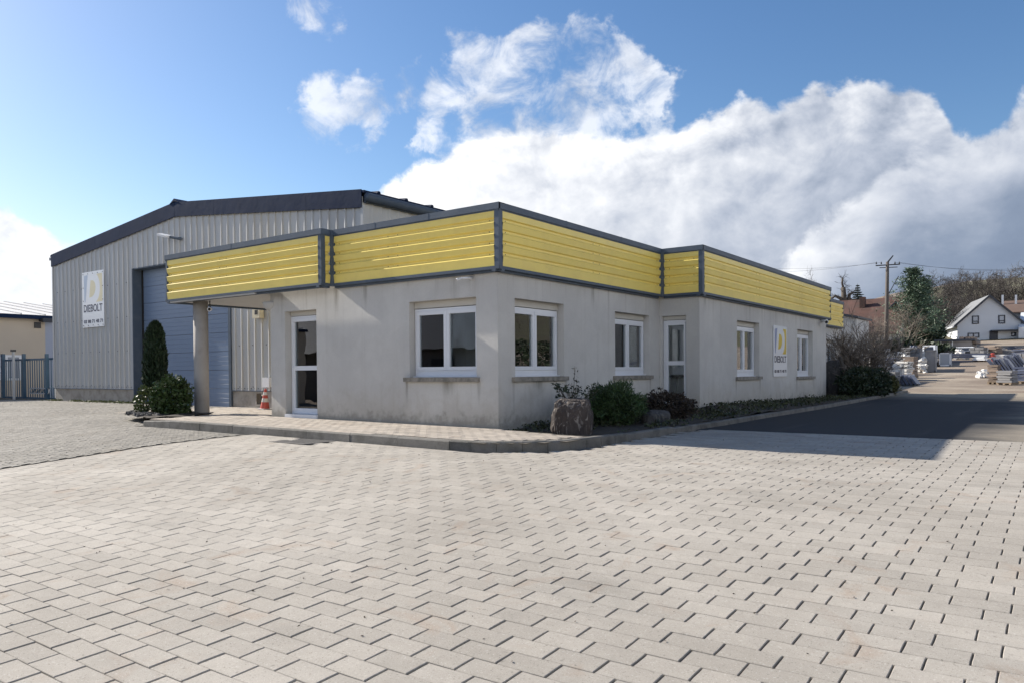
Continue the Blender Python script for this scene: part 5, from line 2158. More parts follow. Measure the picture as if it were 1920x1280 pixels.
def roof_plane(xa, za, xb, zb, y0, y1, name, material, parent, th=.16):
    mb = MB()
    mb.prism([(xa, za), (xb, zb), (xb, zb + th), (xa, za + th)], y0, y1, XZ)
    return mb.build(name, material, parent)


sl = (ap.z - ze) / (ap.x - xl)
rf = roof_plane(xl - .4, ze - .4 * sl, ap.x, ap.z - .12, YHs - .35, YHs + 11.3, 'roof', M_HROOF, house)
sr = (ap.z - zer) / (xr - ap.x)
rf2 = roof_plane(ap.x + .003, ap.z - .12, xr + 2.2, zer - 2.2 * sr, YHs - .35, YHs + 11.3, 'roof', M_NAVYR, house)
for a, b, c, d in ((xl - .4, ze - .4 * sl, ap.x, ap.z - .12), (ap.x, ap.z - .12, xr + 2.2, zer - 2.2 * sr)):
    mb = MB()
    mb.prism([(a, b - .12), (c, d - .12), (c, d + .2), (a, b + .2)], YHs - .42, YHs - .352, XZ)
    mb.build('verge', M_FR, house)
MB().tube([(xl - .48, YHs - .3, ze - .42 * sl), (xl - .48, YHs + 11.2, ze - .42 * sl)], .09, 6).build('gutter', M_HW, house)


def house_window(px, py, w, h, split=None, cross=None):
    c = on_y(px, py, YHs)
    k = YHs / 1437 * 1.0
    s_ = (on_y(px + 1, py, YHs) - on_y(px, py, YHs)).length
    w, h = w * s_ / 2, h * s_ / 2
    mb = MB()
    f = .13
    for x0, x1, z0, z1 in ((-w, w, h - f, h), (-w, w, -h, -h + f), (-w, -w + f, -h + f, h - f), (w - f, w, -h + f, h - f)):
        mb.box(c.x + x0, c.x + x1, YHs - .06, YHs - .002, c.z + z0, c.z + z1)
    if split:
        mb.box(c.x - w + f, c.x + w - f, YHs - .055, YHs - .003, c.z - h * .38 - .06, c.z - h * .38 + .06)
    if cross:
        mb.box(c.x - .07, c.x + .07, YHs - .055, YHs - .003, c.z - h + f, c.z + h - f)
    wi = mb.build('window', M_FR, house)
    MB().box(c.x - w + f, c.x + w - f, YHs - .03, YHs - .004, c.z - h + f, c.z + h - f).build('pane', M_PANEFAR, wi)


M_PANEFAR = mat('far_pane', (0.16, 0.20, 0.27), .06, .1, 1, spec=.9)
house_window(1827, 599.5, 12.5, 18, split=True)
house_window(1874, 598, 12.5, 19, split=True)
house_window(1823.5, 628.5, 21, 11, cross=True)
house_window(1895.5, 626, 9, 9)
c = on_y(1859.5, 632, YHs)
s_ = .078
MB().box(c.x - 5.5 * s_, c.x + 5.5 * s_, YHs - .05, YHs - .003, c.z - 10.5 * s_, c.z + 10.5 * s_).build('door', M_FR, house)
a, b = on_y(1854, 620.5, YHs), on_y(1907, 619, YHs)
MB().box(a.x, b.x, YHs - 1.0, YHs - .002, a.z - .06, a.z + .1).build('porch_roof', M_FR, house)
MB().box(xl - .03, xl - .002, YHs + 5.6, YHs + 7.2, on_x(1777, 640, xl).z - 1.2, on_x(1777, 640, xl).z + .9).build('door', M_FR, house)
# the house stands turned, so that its sunlit side wall shows; pivot at the near corner
off = Vector((xl, YHs, zbs)) - house.location
house.location = (xl, YHs, zbs)
for ch in house.children:
    ch.location = ch.location - off
house.rotation_euler.z = R(15)
house.scale = (1.07, 1, 1)
# neighbour roofs on the right
p = on_y(1896, 573, 121)
q = on_y(1990, 573, 121)
h2 = thing('brown_roofed_house', 'brown tiled roof showing behind the gabled house', 'house', (p.x + 4, 124, p.z - 6))
zr = on_y(1900, 566, 124).z
ze2 = on_y(1900, 588, 119).z
YZ = Matrix(((0, 0, 1, 0), (1, 0, 0, 0), (0, 1, 0, 0), (0, 0, 0, 1)))
x0_, x1_ = on_y(1876, 573, 121).x, on_y(2010, 573, 121).x
MB().prism([(118.6, ze2), (124, zr), (124, zr + .15), (118.6, ze2 + .15)], x0_, x1_, YZ).build('roof', M_BROWNR, h2)
MB().prism([(124.002, zr), (129.4, ze2), (129.4, ze2 + .15), (124.002, zr + .15)], x0_, x1_, YZ).build('roof', M_BROWNR, h2)
MB().prism([(119.2, ze2 - 6), (128.8, ze2 - 6), (128.8, ze2 + .2), (124, zr - .05), (119.2, ze2 + .2)], x0_ + .4, x1_ - .4, YZ).build('wall', M_HW, h2)
for k, px in enumerate((1880, 1905)):
    c = on_y(px, 566, 122.5)
    MB().box(c.x - .12, c.x + .12, 122.3, 122.6, c.z - 1.2, c.z + .9).build('vent_pipe', M_HW, h2)
h3 = thing('low_annex', 'low annex with blue-black tiled roof right of the gabled house', 'house', (xr + 5, 114, zbs))
za_, zb_ = on_y(1915, 586, 118).z, on_y(1915, 616, 112.4).z
MB().prism([(112.0, zb_), (118, za_), (118, za_ + .15), (112.0, zb_ + .15)], xr + 1.2, xr + 14, YZ).build('roof', M_NAVYR, h3)
MB().prism([(112.5, zbs - 2), (118, zbs - 2), (118, za_ - .02), (112.5, zb_ + .16)], xr + .02, xr + 13.6, YZ).build('wall', M_HW, h3)
c = on_y(1918, 640, 112.5)
MB().box(c.x - .9, c.x + 1.0, 112.42, 112.498, c.z - .4, c.z + .4).build('window', M_FR, h3)
# red roofed farm house behind the office
YRr = 96
l_, r_ = on_y(1560, 567, YRr + 6), on_y(1706, 574, YRr + 6)
red = thing('red_roofed_house', 'long house with weathered red tiled roof and chimney', 'house', (l_.x + 4, YRr + 6, 1))
zr, zl = l_.z, on_y(1640, 628, YRr - 1).z
RNG2 = random.Random(4)
for k in range(9):
    xa, xb = l_.x + (r_.x - l_.x) * k / 9, l_.x + (r_.x - l_.x) * (k + 1) / 9 - .004
    MB().prism([(YRr - 1, zl), (YRr + 6, zr), (YRr + 6, zr + .15), (YRr - 1, zl + .15)], xa, xb, YZ @ Matrix.Translation((0, RNG2.uniform(-.05, .05), 0))).build('roof', M_REDR, red)
mb = MB()
for k in range(26):        # tile courses as steps
    f_ = k / 26
    y_ = YRr - 1 + 7 * f_
    z_ = zl + (zr - zl) * f_ + .15
    mb.prism([(y_, z_ - .02), (y_ + .25, z_ + .05), (y_ + .28, z_ + .02)], l_.x, r_.x, YZ)
kind(mb.build('tile_course', M_REDR, red), 'stuff')
MB().prism([(YRr + 6.003, zr), (YRr + 13, zl), (YRr + 13, zl + .15), (YRr + 6.003, zr + .15)], l_.x, r_.x, YZ).build('roof', M_REDR, red)
MB().prism([(YRr - .4, g1(l_.x, YRr) - 1), (YRr + 12.4, g1(l_.x, YRr) - 1), (YRr + 12.4, zl + .2), (YRr + 6, zr - .1), (YRr - .4, zl + .2)], l_.x + .4, r_.x - .4, YZ).build('wall', M_HW, red)
c = on_y(1617.5, 566, YRr + 4.5)
MB().box(c.x - .3, c.x + .3, YRr + 4.2, YRr + 4.9, c.z - 1.2, c.z + .55).build('chimney', M_REDR, red)
c = on_y(1697, 572, YRr + 5)
MB().box(c.x - .5, c.x + .4, YRr + 4.6, YRr + 5.3, c.z - 1.6, c.z + .5).build('chimney', M_REDR, red)
a, b, d = on_y(1668, 580, YRr + 2), on_y(1680, 568, YRr + 2), on_y(1693, 580, YRr + 2)
dm = MB()
dm.prism([(a.x, a.z), (d.x, d.z), (b.x, b.z)], YRr + 2.05, YRr + 6, XZ)
dmo = dm.build('dormer', M_REDR, red)
mb = MB()
for s0, s1 in ((a, b), (b, d)):
    mb.prism([(s0.x, s0.z), (s1.x, s1.z), (s1.x, s1.z + .22), (s0.x, s0.z + .22)], YRr + 1.8, YRr + 2.04, XZ)
mb.build('verge', M_FR, dmo)
# grey shed
a, b = on_y(1570, 612, 56), on_y(1606, 612, 56)
zt1, zt2 = on_y(1575, 589, 56).z, on_y(1607, 597, 56).z
shed = thing('grey_shed', 'grey boarded shed with sloping roof behind the far office corner', 'shed', ((a.x + b.x) / 2, 57, g1(a.x, 57)))
MB().prism([(a.x, g1(a.x, 56) - .3), (b.x, g1(a.x, 56) - .3), (b.x, zt2), (a.x, zt1)], 56.0, 60, XZ).build('wall', M_CLAD, shed)
MB().prism([(a.x - .2, zt1), (b.x + .15, zt2), (b.x + .15, zt2 + .14), (a.x - .2, zt1 + .14)], 55.7, 60.3, XZ).build('roof', M_FR, shed)
bd = MB().prism([(-.02, 0), (.02, 0), (.02, 1), (-.02, 1)], -.02, .02, XZ).mesh('batten', M_CLAD)
for k in range(10):
    x_ = a.x + (b.x - a.x) * (k + .5) / 10
    zt = zt1 + (zt2 - zt1) * (k + .5) / 10
    share('batten', bd, shed, Vector((x_, 55.975, g1(a.x, 56))) - shed.location, (0, 0, 0), (1, 1, zt - g1(a.x, 56) - .05))

# ------------------------------------------------------------------ stone yard
M_ST1 = mat('pale_stone', (0.62, 0.61, 0.585), .8, .15, 2, .15, 20, coords='World', rnd=.2)
M_ST2 = mat('grey_stone', (0.20, 0.20, 0.205), .8, .2, 2, .15, 20, coords='World', rnd=.25)
M_ST3 = mat('brown_stone', (0.22, 0.17, 0.135), .85, .2, 2, .15, 20, coords='World', rnd=.25)
M_ST4 = mat('blue_slate', (0.085, 0.10, 0.15), .4, .15, 2, coords='World', rnd=.25)
M_WOODD = mat('pallet_wood', (0.27, 0.21, 0.15), .9, .2, 4, coords='World')
M_WRAP = mat('white_wrap', (0.72, 0.74, 0.76), .35, .08, 2, coords='World')
UNIT = {}


def unit_box(key, material):
    if key not in UNIT:
        mb = MB()
        c_ = .035
        P8 = []
        for z0_, s0 in ((-.5, .5 - c_), (-.5 + c_, .5), (.5 - c_, .5), (.5, .5 - c_)):
            P8 += [(-s0, -s0, z0_), (s0, -s0, z0_), (s0, s0, z0_), (-s0, s0, z0_)]
        fs = []
        for l in range(3):
            for i in range(4):
                j = (i + 1) % 4
                fs.append((l * 4 + i, l * 4 + j, l * 4 + 4 + j, l * 4 + 4 + i))
        fs += [(3, 2, 1, 0), (12, 13, 14, 15)]
        mb.add(P8, fs)
        UNIT[key] = mb.mesh(key, material)
    return UNIT[key]


def stock(px, yb, wpx, hpx, style, label, group=None, cat='stone stack', rot=None, D=None):
    p = hit(px, yb) if D is None else at(px, yb, D)
    D_ = (p - Vector((0, 0, EYE))).dot(FW)
    w, h = wpx * D_ / FPX, hpx * D_ / FPX
    z = g1(p.x, p.y) if D is None else min(g1(p.x, p.y), p.z)
    if D is not None:
        h += p.z - z
    rz = random.uniform(-.25, .25) - .3 if rot is None else rot
    t = thing('stone_pallet' if cat == 'stone stack' else cat.replace(' ', '_'), label, cat, (p.x, p.y, z), group)
    t.rotation_euler = (0, 0, rz)
    dp = w * .75
    ms = {'pale': M_ST1, 'grey': M_ST2, 'brown': M_ST3, 'slate': M_ST4, 'wrap': M_WRAP}
    mk, kind_ = style.split('_')
    M_ = ms[mk]
    dk = min(.13, h * .15)
    if kind_ in ('slabs', 'blocks', 'pack'):
        for k in (-.4, 0, .4):
            share('bearer', unit_box('bearer', M_WOODD), t, (w * k, 0, dk * .35), (0, 0, 0), (.09, dp * .98, dk * .7))
        share('deck', unit_box('deck', M_WOODD), t, (0, 0, dk * .85), (0, 0, 0), (w, dp, dk * .3))
    z_ = dk
    if kind_ == 'slabs':
        nl = max(3, min(9, int(h / .13)))
        for k in range(nl):
            hh = (h - dk) / nl
            share('slab', unit_box('slab_' + mk, M_), t, (random.uniform(-.06, .06) * w, random.uniform(-.05, .05) * dp, z_ + hh * .5), (random.uniform(-.03, .03), random.uniform(-.03, .03), random.uniform(-.12, .12)), (w * random.uniform(.8, 1.02), dp * random.uniform(.8, 1), hh * .86))
            z_ += hh
    elif kind_ == 'blocks':
        nl = max(2, min(5, int(h / .25)))
        hh = (h - dk) / nl
        for k in range(nl):
            m_ = random.choice((2, 3))
            for j in range(m_):
                share('block', unit_box('block_' + mk, M_), t, (w * ((j + .5) / m_ - .5), random.uniform(-.03, .03), z_ + hh * .5), (0, 0, random.uniform(-.05, .05)), (w / m_ * .93, dp * random.uniform(.85, 1), hh * .93))
            z_ += hh
    elif kind_ == 'pack':
        share('pack', unit_box('pack_' + mk, M_), t, (0, 0, dk + (h - dk) * .46), (0, 0, 0), (w * .98, dp * .98, (h - dk) * .9))
        share('cap', unit_box('cap', M_WRAP), t, (0, 0, h - .05), (0, 0, 0), (w * 1.02, dp * 1.02, .1))
        for k in (-.22, .22):
            share('strap', unit_box('strap', M_DARK), t, (w * k, 0, dk + (h - dk) * .46), (0, 0, 0), (.05, dp * 1.0, (h - dk) * .91))
    elif kind_ == 'frame':
        nl = max(5, int(w / .16))
        for k in range(nl):
            f_ = (k + .5) / nl
            share('slab', unit_box('slab_' + mk, M_), t, (w * (f_ - .5), random.uniform(-.05, .05), h * .47), (0, R(-24 - random.uniform(0, 14)), 0), (w / nl * .55, dp * random.uniform(.7, 1), h * random.uniform(.8, 1.08)))
        share('rail', unit_box('rail', M_DARK), t, (0, -dp * .3, .06), (0, 0, 0), (w, .08, .1))
        share('rail', unit_box('rail', M_DARK), t, (0, dp * .3, .06), (0, 0, 0), (w, .08, .1))
    elif kind_ == 'heap':
        m_ = 40
        for k in range(m_):
            f_ = random.random()
            a_ = random.uniform(0, 6.28)
            r_ = (1 - f_) ** .6 * .5
            s0 = random.uniform(.10, .28) * min(1, h / .6 + .3)
            share('stone', unit_box('stone_' + mk, M_), t, (w * r_ * math.cos(a_) * 1.0, dp * r_ * math.sin(a_), max(s0 * .3, f_ * h * .92)), (random.uniform(-1, 1), random.uniform(-1, 1), random.uniform(0, 3)), (s0 * 1.6, s0 * 1.1, s0 * .6))
    return t


YS = 'stone stock stacked along the left of the yard'
YRt = 'stone stock stacked along the right of the yard'
stock(1640, 668, 22, 10, 'pale_heap', 'low pale rubble heap behind the twiggy shrub', YS, D=50)
stock(1662, 667, 30, 13, 'pale_heap', 'white jagged rubble heap at the foot of the power pole', YS, D=52)
stock(1683, 668, 22, 9, 'pale_slabs', 'white slab stack right of the jagged rubble', YS, D=52)
stock(1650, 684, 20, 10, 'grey_slabs', 'grey slab stack half hidden by the twiggy shrub', YS, D=44)
stock(1670, 682, 26, 12, 'slate_slabs', 'dark slab stack with pale top below the rubble heap', YS, D=44)
stock(1694, 685, 30, 8, 'pale_slabs', 'wide low pale slab stack in the middle of the yard', YS, D=43)
stock(1707, 681, 23, 13, 'brown_slabs', 'brown slab stack in front of the frames', YS, D=45)
stock(1727, 691, 15, 17, 'grey_pack', 'grey wrapped cube of paving left of the tall box', YS)
stock(1711, 695, 14, 11, 'wrap_pack', 'small white wrapped pallet before the grey cube', YS)
stock(1690, 697, 26, 9, 'grey_slabs', 'grey slab stack next to the small white wrapped pallet', YS)
stock(1668, 699, 22, 10, 'pale_blocks', 'pale block pallet near the evergreen bush', YS)
stock(1757, 684, 14, 7, 'brown_heap', 'small brown rubble heap beside the tall grey box', YS)
stock(1718, 668, 18, 14, 'grey_blocks', 'grey block pallet in the second row of the yard', YS, D=52)
stock(1733, 668, 14, 10, 'pale_slabs', 'small pale slab stack left of the white cab', YS, D=53)
stock(1706, 663, 24, 12, 'grey_slabs', 'flat grey slab stack under the dark tree', YS, D=58)
stock(1723, 660, 17, 16, 'slate_frame', 'dark slabs leaning on a frame at the back of the yard', YS, D=58)
stock(1701, 722, 34, 22, 'slate_frame', 'blue-black slabs leaning in a row at the road edge', YS)
stock(1800, 668, 26, 13, 'pale_heap', 'pale loose stones before the low garage', YRt, D=64)
stock(1835, 667, 24, 16, 'grey_blocks', 'dark crated stone right of the log load', YRt, D=66)
stock(1848, 667, 7, 14, 'wrap_pack', 'narrow white sack left of the round brown bundle', YRt, D=66)
stock(1862, 668, 26, 20, 'brown_slabs', 'round-topped brown bundle below the house door', YRt, D=66)
stock(1838, 674, 22, 9, 'wrap_slabs', 'low white wrapped beam on the long blue stack', YRt, D=60)
stock(1890, 664, 28, 9, 'grey_slabs', 'grey slab stack under the annex', YRt, D=66)
stock(1915, 666, 24, 11, 'slate_slabs', 'blue-grey slab stack at the right end of the yard', YRt, D=62)
stock(1864, 711, 19, 28, 'brown_slabs', 'tall brown slab stack at the left of the near stacks', YRt, D=37)
stock(1889, 713, 29, 19, 'grey_slabs', 'low grey slab stack in front with pale broken edges', YRt, D=36)
stock(1917, 711, 26, 24, 'slate_slabs', 'greenish grey slab stack at the right picture edge', YRt, D=37)
stock(1843, 707, 20, 11, 'pale_heap', 'white loose rubble left of the near slab stacks', YRt)
stock(1884, 690, 34, 24, 'slate_frame', 'blue slabs leaning behind the near stacks', YRt, D=41)
stock(1912, 684, 22, 26, 'slate_frame', 'dark frames of leaning slabs at the right edge', YRt, D=43)


for px, yb, w_, h_, st_, lab, gr_, D_ in (
        (1631, 676, 18, 9, 'pale_blocks', 'white block pallet left of the dark slab stack', YS, 47), (1656, 676, 20, 8, 'pale_slabs', 'white slab layer under the jagged rubble', YS, 48),
        (1680, 676, 22, 9, 'grey_blocks', 'grey blocks between the pale rubble and the brown slabs', YS, 48), (1698, 674, 18, 10, 'pale_heap', 'loose white offcuts above the brown slabs', YS, 49),
        (1684, 690, 18, 9, 'pale_blocks', 'white blocks before the wide low slab stack', YS, 42), (1655, 692, 24, 9, 'pale_slabs', 'white slabs just above the evergreen bush', YS, 42),
        (1730, 678, 16, 8, 'pale_heap', 'white offcuts left of the tall grey box', YS, 50), (1676, 704, 18, 8, 'grey_slabs', 'grey slab pile at the edge of the evergreen bush', YS, 37),
        (1772, 664, 22, 9, 'grey_slabs', 'flat grey slabs in front of the low garage', YRt, 68), (1788, 662, 14, 12, 'grey_blocks', 'grey block pallet left of the log truck', YRt, 70),
        (1876, 672, 18, 8, 'pale_slabs', 'pale slabs right of the small red hydrant', YRt, 58), (1898, 673, 22, 10, 'slate_frame', 'slabs leaning in a rack before the annex', YRt, 56),
        (1918, 674, 16, 12, 'grey_blocks', 'grey block pallet under the annex window', YRt, 57), (1875, 660, 16, 8, 'grey_blocks', 'grey blocks against the dark retaining wall', YRt, 72),
        (1903, 657, 20, 8, 'slate_slabs', 'dark slabs against the dark retaining wall', YRt, 73), (1938, 705, 26, 22, 'grey_slabs', 'grey slab stack just past the right picture edge', YRt, 38)):
    stock(px, yb, w_, h_, st_, lab, gr_, D=D_)


# boxes, long stack, low garage, truck cab, red post
def simple_box(px, y0, y1, w, D, name, label, cat, front, rim):
    p = at(px, y1, D)
    q = at(px, y0, D)
    z = min(g1(p.x, p.y), p.z)
    W_ = w * D / FPX / 2
    t = thing(name, label, cat, (p.x, p.y, z))
    MB().box(p.x - W_, p.x + W_, p.y, p.y + W_ * 2, z, q.z).build('body', front, t)
    mb = MB()
    f = .07
    for a_, b_, c_, d_ in ((-W_, W_, q.z - f, q.z), (-W_, W_, z, z + f * 1.6), (-W_, -W_ + f, z, q.z), (W_ - f, W_, z, q.z)):
        mb.box(p.x + a_, p.x + b_, p.y - .03, p.y - .002, c_, d_)
    mb.build('rim', rim, t)
    return t


simple_box(1744, 656, 682, 18, 50, 'storage_box', 'tall grey steel box in the middle of the stone yard', 'box', M_ST2, M_ST2)
simple_box(1771.5, 661, 679, 19, 56, 'storage_box', 'pale grey steel box with white bottom rail in the stone yard', 'box', mat('pale_steel', (.33, .36, .40), .6, .05, 2), M_WRAP)
a, b = at(1762, 676, 60), at(1857, 676, 60)
lng = thing('long_stack', 'long low blue-grey stack of beams across the back of the yard', 'beam stack', ((a.x + b.x) / 2, a.y + 2, g1(a.x, a.y)))
d_ = (b - a)
d_.z = 0
L_ = d_.length
rz = math.atan2(d_.y, d_.x)
zb0 = min(g1(a.x, a.y), a.z)
for k in range(3):
    share('beam', unit_box('beam', M_ST4), lng, (0, 0, .12 + k * .18 + (a.z - zb0) * (k > 0)), (0, 0, rz), (L_ * (1 - .06 * k), 1.2 - .2 * k, .16))
# low garage
a, b = on_y(1757, 658, 80), on_y(1822, 658, 80)
zt = on_y(1790, 637, 80).z
gar = thing('low_garage', 'low flat-roofed garage with dark roof edge left of the house', 'garage', ((a.x + b.x) / 2, 82, g1(a.x, 80)))
MB().box(a.x, b.x, 80, 85, min(g1(a.x, 80), a.z), zt - .12).build('wall', mat('garage_wall', (.20, .18, .165), .9, .1, 1, coords='World'), gar)
MB().box(a.x - .25, b.x + .25, 79.8, 85.2, zt - .118, zt + .06).build('roof', M_FR, gar)
MB().box(a.x - .12, a.x - .002, 79.95, 80.5, min(g1(a.x, 80), a.z), zt - .12).build('pier', mat('pink_render', (.55, .38, .32), .9, .1), gar)
c = on_y(1775, 647, 80)
mb = MB()
for x0, x1, z0, z1 in ((-.5, .5, .35, .42), (-.5, -.42, -.5, .35), (.42, .5, -.5, .35)):
    mb.box(c.x + x0, c.x + x1, 79.95, 79.998, c.z + z0, c.z + z1)
mb.build('door_frame', M_ST1, gar)


def truck(px, y0, y1, wpx, D, label, load=None):
    p = at(px, y1, D)
    q = at(px, y0, D)
    z = min(g1(p.x, p.y), p.z)
    w = wpx * D / FPX
    h = q.z - z
    t = thing('flatbed_truck', label, 'truck', (p.x, p.y, z))
    x, y = p.x, p.y
    MB().prism([(y, z + .35), (y, z + h * .62), (y + .3, z + h), (y + 1.5, z + h), (y + 1.6, z + .35)], x - w / 2, x + w / 2, YZ).build('cab', M_WRAP, t)
    MB().prism([(y - .015, z + h * .66), (y + .245, z + h * .93), (y + .29, z + h * .93), (y + .03, z + h * .66)], x - w / 2 + .12, x + w / 2 - .12, YZ).build('windscreen', M_FR, t)
    MB().box(x - w / 2, x + w / 2, y - .08, y - .004, z + .3, z + .55).build('bumper', M_DARK, t)
    for s_ in (-1, 1):
        MB().box(x + s_ * w * .36 - .12, x + s_ * w * .36 + .12, y - .03, y - .004, z + .62, z + .78).build('headlight', M_ST1, t)
        for yy in (.7, 4.6):
            wh = MB().lathe([(.42, -.11), (.44, -.08), (.44, .08), (.42, .11)], 14, Matrix.Translation((x + s_ * (w / 2 - .13), y + yy, z + .44)) @ Matrix.Rotation(R(90), 4, 'Y'))
            wh.build('wheel', M_BLACK, t)
    MB().box(x - w / 2, x + w / 2, y + 1.7, y + 5.6, z + .75, z + .95).build('bed', M_DARK, t)
    return t, (x, y, z, w, h)


truck(1740.5, 647, 664, 21, 56, 'white truck cab parked behind the tall grey box')
tr, (x, y, z, w, h) = truck(1807, 650, 670, 30, 68, 'pale flatbed truck carrying round logs in front of the garage')
lg = MB().lathe([(.5, -1.6), (.5, 1.6)], 8, Matrix.Rotation(R(90), 4, 'X')).mesh('log', M_ST3)
k = 0
for row, m_ in enumerate((7, 6, 5)):
    for j in range(m_):
        o = share('log', lg, None, (x + (j - (m_ - 1) / 2) * .24, y + 3.6, z + 1.12 + row * .21 + h * .28), (0, 0, random.uniform(-.04, .04)), (.24, 1, .24))
        tag(o, 'dark round log in the load on the flatbed truck', 'log', 'logs on the flatbed truck')
p = hit(1861, 679)
mb = MB()
D_ = p.dot(FW)
mb.lathe([(.16, 0), (.16, .1), (.11, .12), (.11, .55), (.15, .58), (.15, .68), (.06, .74)], 12, Matrix.Translation((p.x, p.y, g1(p.x, p.y))))
mb.box(p.x - .2, p.x + .2, p.y - .06, p.y + .06, g1(p.x, p.y) + .4, g1(p.x, p.y) + .5)
tag(mb.build('red_hydrant', M_CONE), 'small red hydrant before the long blue-grey beam stack', 'hydrant')
# garden wall under the house
a, b = on_y(1822, 655, 92), on_y(2030, 655, 92)
gw = MB().box(a.x, b.x, 92, 92.4, g1(a.x, 92) - .5, on_y(1880, 648, 92).z)
tag(gw.build('garden_wall', M_ST2), 'dark retaining wall along the foot of the gabled house', 'wall')

# ------------------------------------------------------------------ left neighbour and gate
M_NW = mat('cream_render', (0.52, 0.45, 0.365), .9, .06, 1, coords='World')
M_NB = mat('blue_grey_panel', (0.33, 0.37, 0.47), .6, .05, 1, coords='World')
M_NR = mat('pale_roof_sheet', (0.60, 0.585, 0.56), .6, .1, 1.5, coords='World')
XN = -40.0
nb = thing('workshop_building', 'cream workshop with pale sheet roof beyond the gate at the left', 'building', (XN - 5, 14, 0))
zen = 3.90
YN0, YN1, YN2 = -12, 16.67, 32
MB().box(XN - 10, XN, YN0, YN1, -1, zen - .1).build('wall', M_NW, nb)
MB().box(XN - 10, XN - .02, YN1 + .002, YN2, -1, zen - .1).build('side_panel', M_NB, nb)
zrd = on_x(50, 569, XN - 10).z
MB().prism([(XN + .25, zen - .08), (XN + .25, zen), (XN - 10, zrd), (XN - 20, zen), (XN - 20, zen - .08), (XN - 10, zrd - .08)], YN0, YN2, XZ).build('roof', M_NR, nb)
d = Vector((-10.25, 0, zrd - zen))
rl = d.length
seam = MB().box(0, rl, -.03, .03, 0, .06).mesh('roof_seam', M_NR)
for k in range(42):
    share('roof_seam', seam, nb, Vector((XN + .25, YN0 + .5 + k * 1.04, zen)) - nb.location, (0, -math.atan2(zrd - zen, 10.25), math.pi))
MB().box(XN + .24, XN + .36, YN0, YN2, zen - .2, zen - .02).build('gutter', M_TRIMD, nb)
p = on_x(80, 600, XN)
MB().prism([(0, 0), (.5, -.05), (.55, -.25), (.1, -.2)], p.y - .2, p.y + .25, Matrix.Translation((XN, 0, p.z + .1)) @ XZ).build('wall_lamp', M_DARK, nb)
p = on_x(70, 610, XN)
MB().box(XN + .002, XN + .06, p.y - .14, p.y + .14, p.z - .14, p.z + .14).build('vent', M_DARK, nb)
p, q = on_x(9, 665, XN), on_x(40, 712, XN)
wi = MB()
for y0, y1, z0, z1 in ((p.y, q.y, p.z - .1, p.z), (p.y, q.y, q.z, q.z + .1), (p.y, p.y + .1, q.z + .1, p.z - .1), (q.y - .1, q.y, q.z + .1, p.z - .1)):
    wi.box(XN + .002, XN + .07, y0, y1, z0, z1)
wo = wi.build('window', M_WHITE, nb)
MB().box(XN + .001, XN + .03, p.y + .1, q.y - .1, q.z + .1, p.z - .1).build('pane', M_PANEFAR, wo)
p, q = on_x(-30, 665, XN), on_x(4, 712, XN)
MB().box(XN + .002, XN + .07, p.y, q.y, q.z, p.z).build('window', M_WHITE, nb)

M_POST = mat('blue_fence_paint', (0.035, 0.085, 0.14), .4, .1, 3)
M_GALV = mat('galvanised', (0.42, 0.43, 0.44), .45, .1, 3, metal=.0)
YG = 14.35
gt = thing('sliding_gate', 'blue barred sliding gate between posts left of the hall', 'gate', (-36, YG, g1(-36, YG)))
zg = g1(-36, YG)
xa, xb = on_y(10, 700, YG).x, on_y(104, 700, YG).x + .4
z1, z0 = on_y(60, 673, YG).z, on_y(60, 748, YG).z
MB().box(xa, xb, YG - .03, YG + .03, z1 - .05, z1 + .03).build('top_rail', M_POST, gt)
MB().box(xa, xb, YG - .04, YG + .04, z0, z0 + .1).build('bottom_rail', M_POST, gt)
br = MB().box(-.016, .016, -.016, .016, z0 + .101, z1 - .051).mesh('bar', M_POST)
x = xa + .12
while x < xb:
    share('bar', br, gt, (x + 36, 0, -gt.location.z))
    x += .22
for px, w, lab in ((10.5, 7, 0), (50, 4.5, 0), (93, 4.5, 0)):
    c = on_y(px, 700, YG)
    hw = w * .026 / 2
    MB().box(c.x - hw, c.x + hw, YG - .16, YG - .045, zg - .2, on_y(px, 663, YG).z).build('post', M_POST, gt)
a, b = on_y(56, 726, YG - .1), on_y(92, 738, YG - .1)
mb = MB()
for x0, x1, zz0, zz1 in ((a.x, b.x, a.z - .04, a.z), (a.x, b.x, b.z, b.z + .04), (a.x, a.x + .04, b.z, a.z), (b.x - .04, b.x, b.z, a.z)):
    mb.box(x0, x1, YG - .12, YG - .08, zz0, zz1)
mb.build('sign_frame', M_GALV, gt)
mb = MB()
for k in range(12):
    xx = a.x + (b.x - a.x) * (k + .5) / 12
    mb.tube([(xx - .05, YG - .1, b.z + .03), (xx + .06, YG - .1, a.z - .05)], .016, 4)
mb.build('scroll_bar', M_POST, gt)
c = on_y(25.5, 700, YG - .5)
mb = MB().tube([(c.x, YG - .5, zg - .1), (c.x, YG - .5, on_y(25.5, 659, YG - .5).z)], .055, 8)
gp = thing('grey_pole', 'thin galvanised pole with dark cap before the gate', 'pole', (c.x, YG - .5, zg))
mb.build('tube', M_GALV, gp)
zc_ = on_y(25.5, 659, YG - .5).z
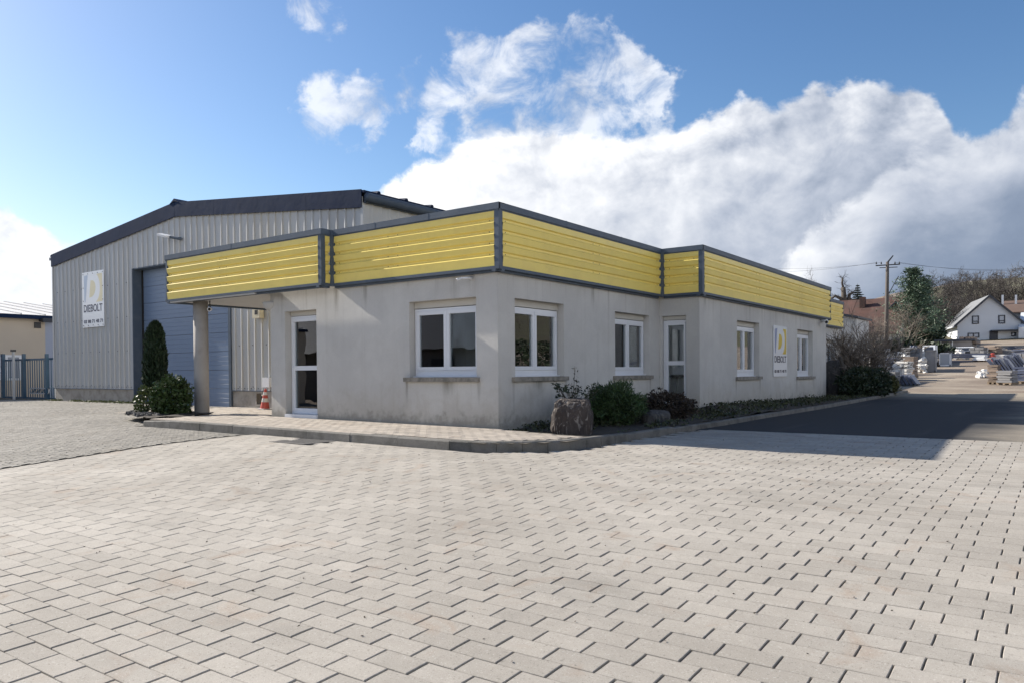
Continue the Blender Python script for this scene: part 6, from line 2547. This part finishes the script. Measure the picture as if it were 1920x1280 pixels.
MB().box(c.x - .08, c.x + .08, YG - .58, YG - .42, zc_, zc_ + .09).build('cap', M_DARK, gp)
c = on_y(100, 733, YG + .6)
eb = MB().box(c.x - .3, c.x + .25, YG + .5, YG + .8, zg, c.z + .22)
tag(eb.build('electric_box', M_WRAP), 'low white box behind the gate by the hall corner', 'box')
MB().box(xa - 8, xb, YG - .3, YG + .2, zg - .3, zg + .035).build('gate_track', M_KERB, gt)

# ------------------------------------------------------------------ what the panes mirror: across the street and beyond the lane
oh = thing('facing_workshop', 'dark-roofed workshop across the forecourt, mirrored in the front window', 'building', (-30, -20, -1))
MB().box(-75, -6, -30, -17, -2, 2.6).build('wall', M_ST2, oh)
MB().prism([(-31, 2.5), (-16.3, 2.5), (-24, 6.2)], -75.5, -5.5, YZ).build('roof', M_DARK, oh)
for k in range(12):
    MB().box(-72 + k * 5.5, -70 + k * 5.5, -16.998, -16.9, .2, 2.0).build('window', M_FR, oh)
for i in range(9):
    me = PROTO['wood%d' % (i % 4)]
    x_, y_ = 17 + random.uniform(-3, 6), -8 + i * 6.5
    t = thing('bare_tree', 'bare roadside tree in the row beyond the lane' if i < 5 else 'bare roadside tree beside the stone yard, past the lane', 'tree', (x_, y_, g1(x_, y_)), 'bare roadside trees beyond the lane')
    s_ = random.uniform(.8, 1.1)
    for nm, m_ in zip(('trunk', 'crown'), me):
        share(nm, m_, t, (0, 0, 0), (0, 0, random.uniform(0, 6)), (s_, s_, s_))
hd = thing('roadside_bank', 'dark hedge bank along the far side of the lane', 'hedge', (30, 15, 0))
n = 26000
P = np.stack([RNG.uniform(17, 20, n), RNG.uniform(-20, 62, n), RNG.uniform(-.2, 3.4, n)], -1)
leaves('foliage', P, RNG.normal(0, 1, P.shape), RNG.uniform(.18, .4, n), RNG.uniform(.08, .2, n), M_EVER, hd, RNG.uniform(0, 1, n))

# ------------------------------------------------------------------ last touches: labels never carried by copied parts
for o in bpy.data.objects:
    if o.parent is not None and 'category' in o:
        del o['category']
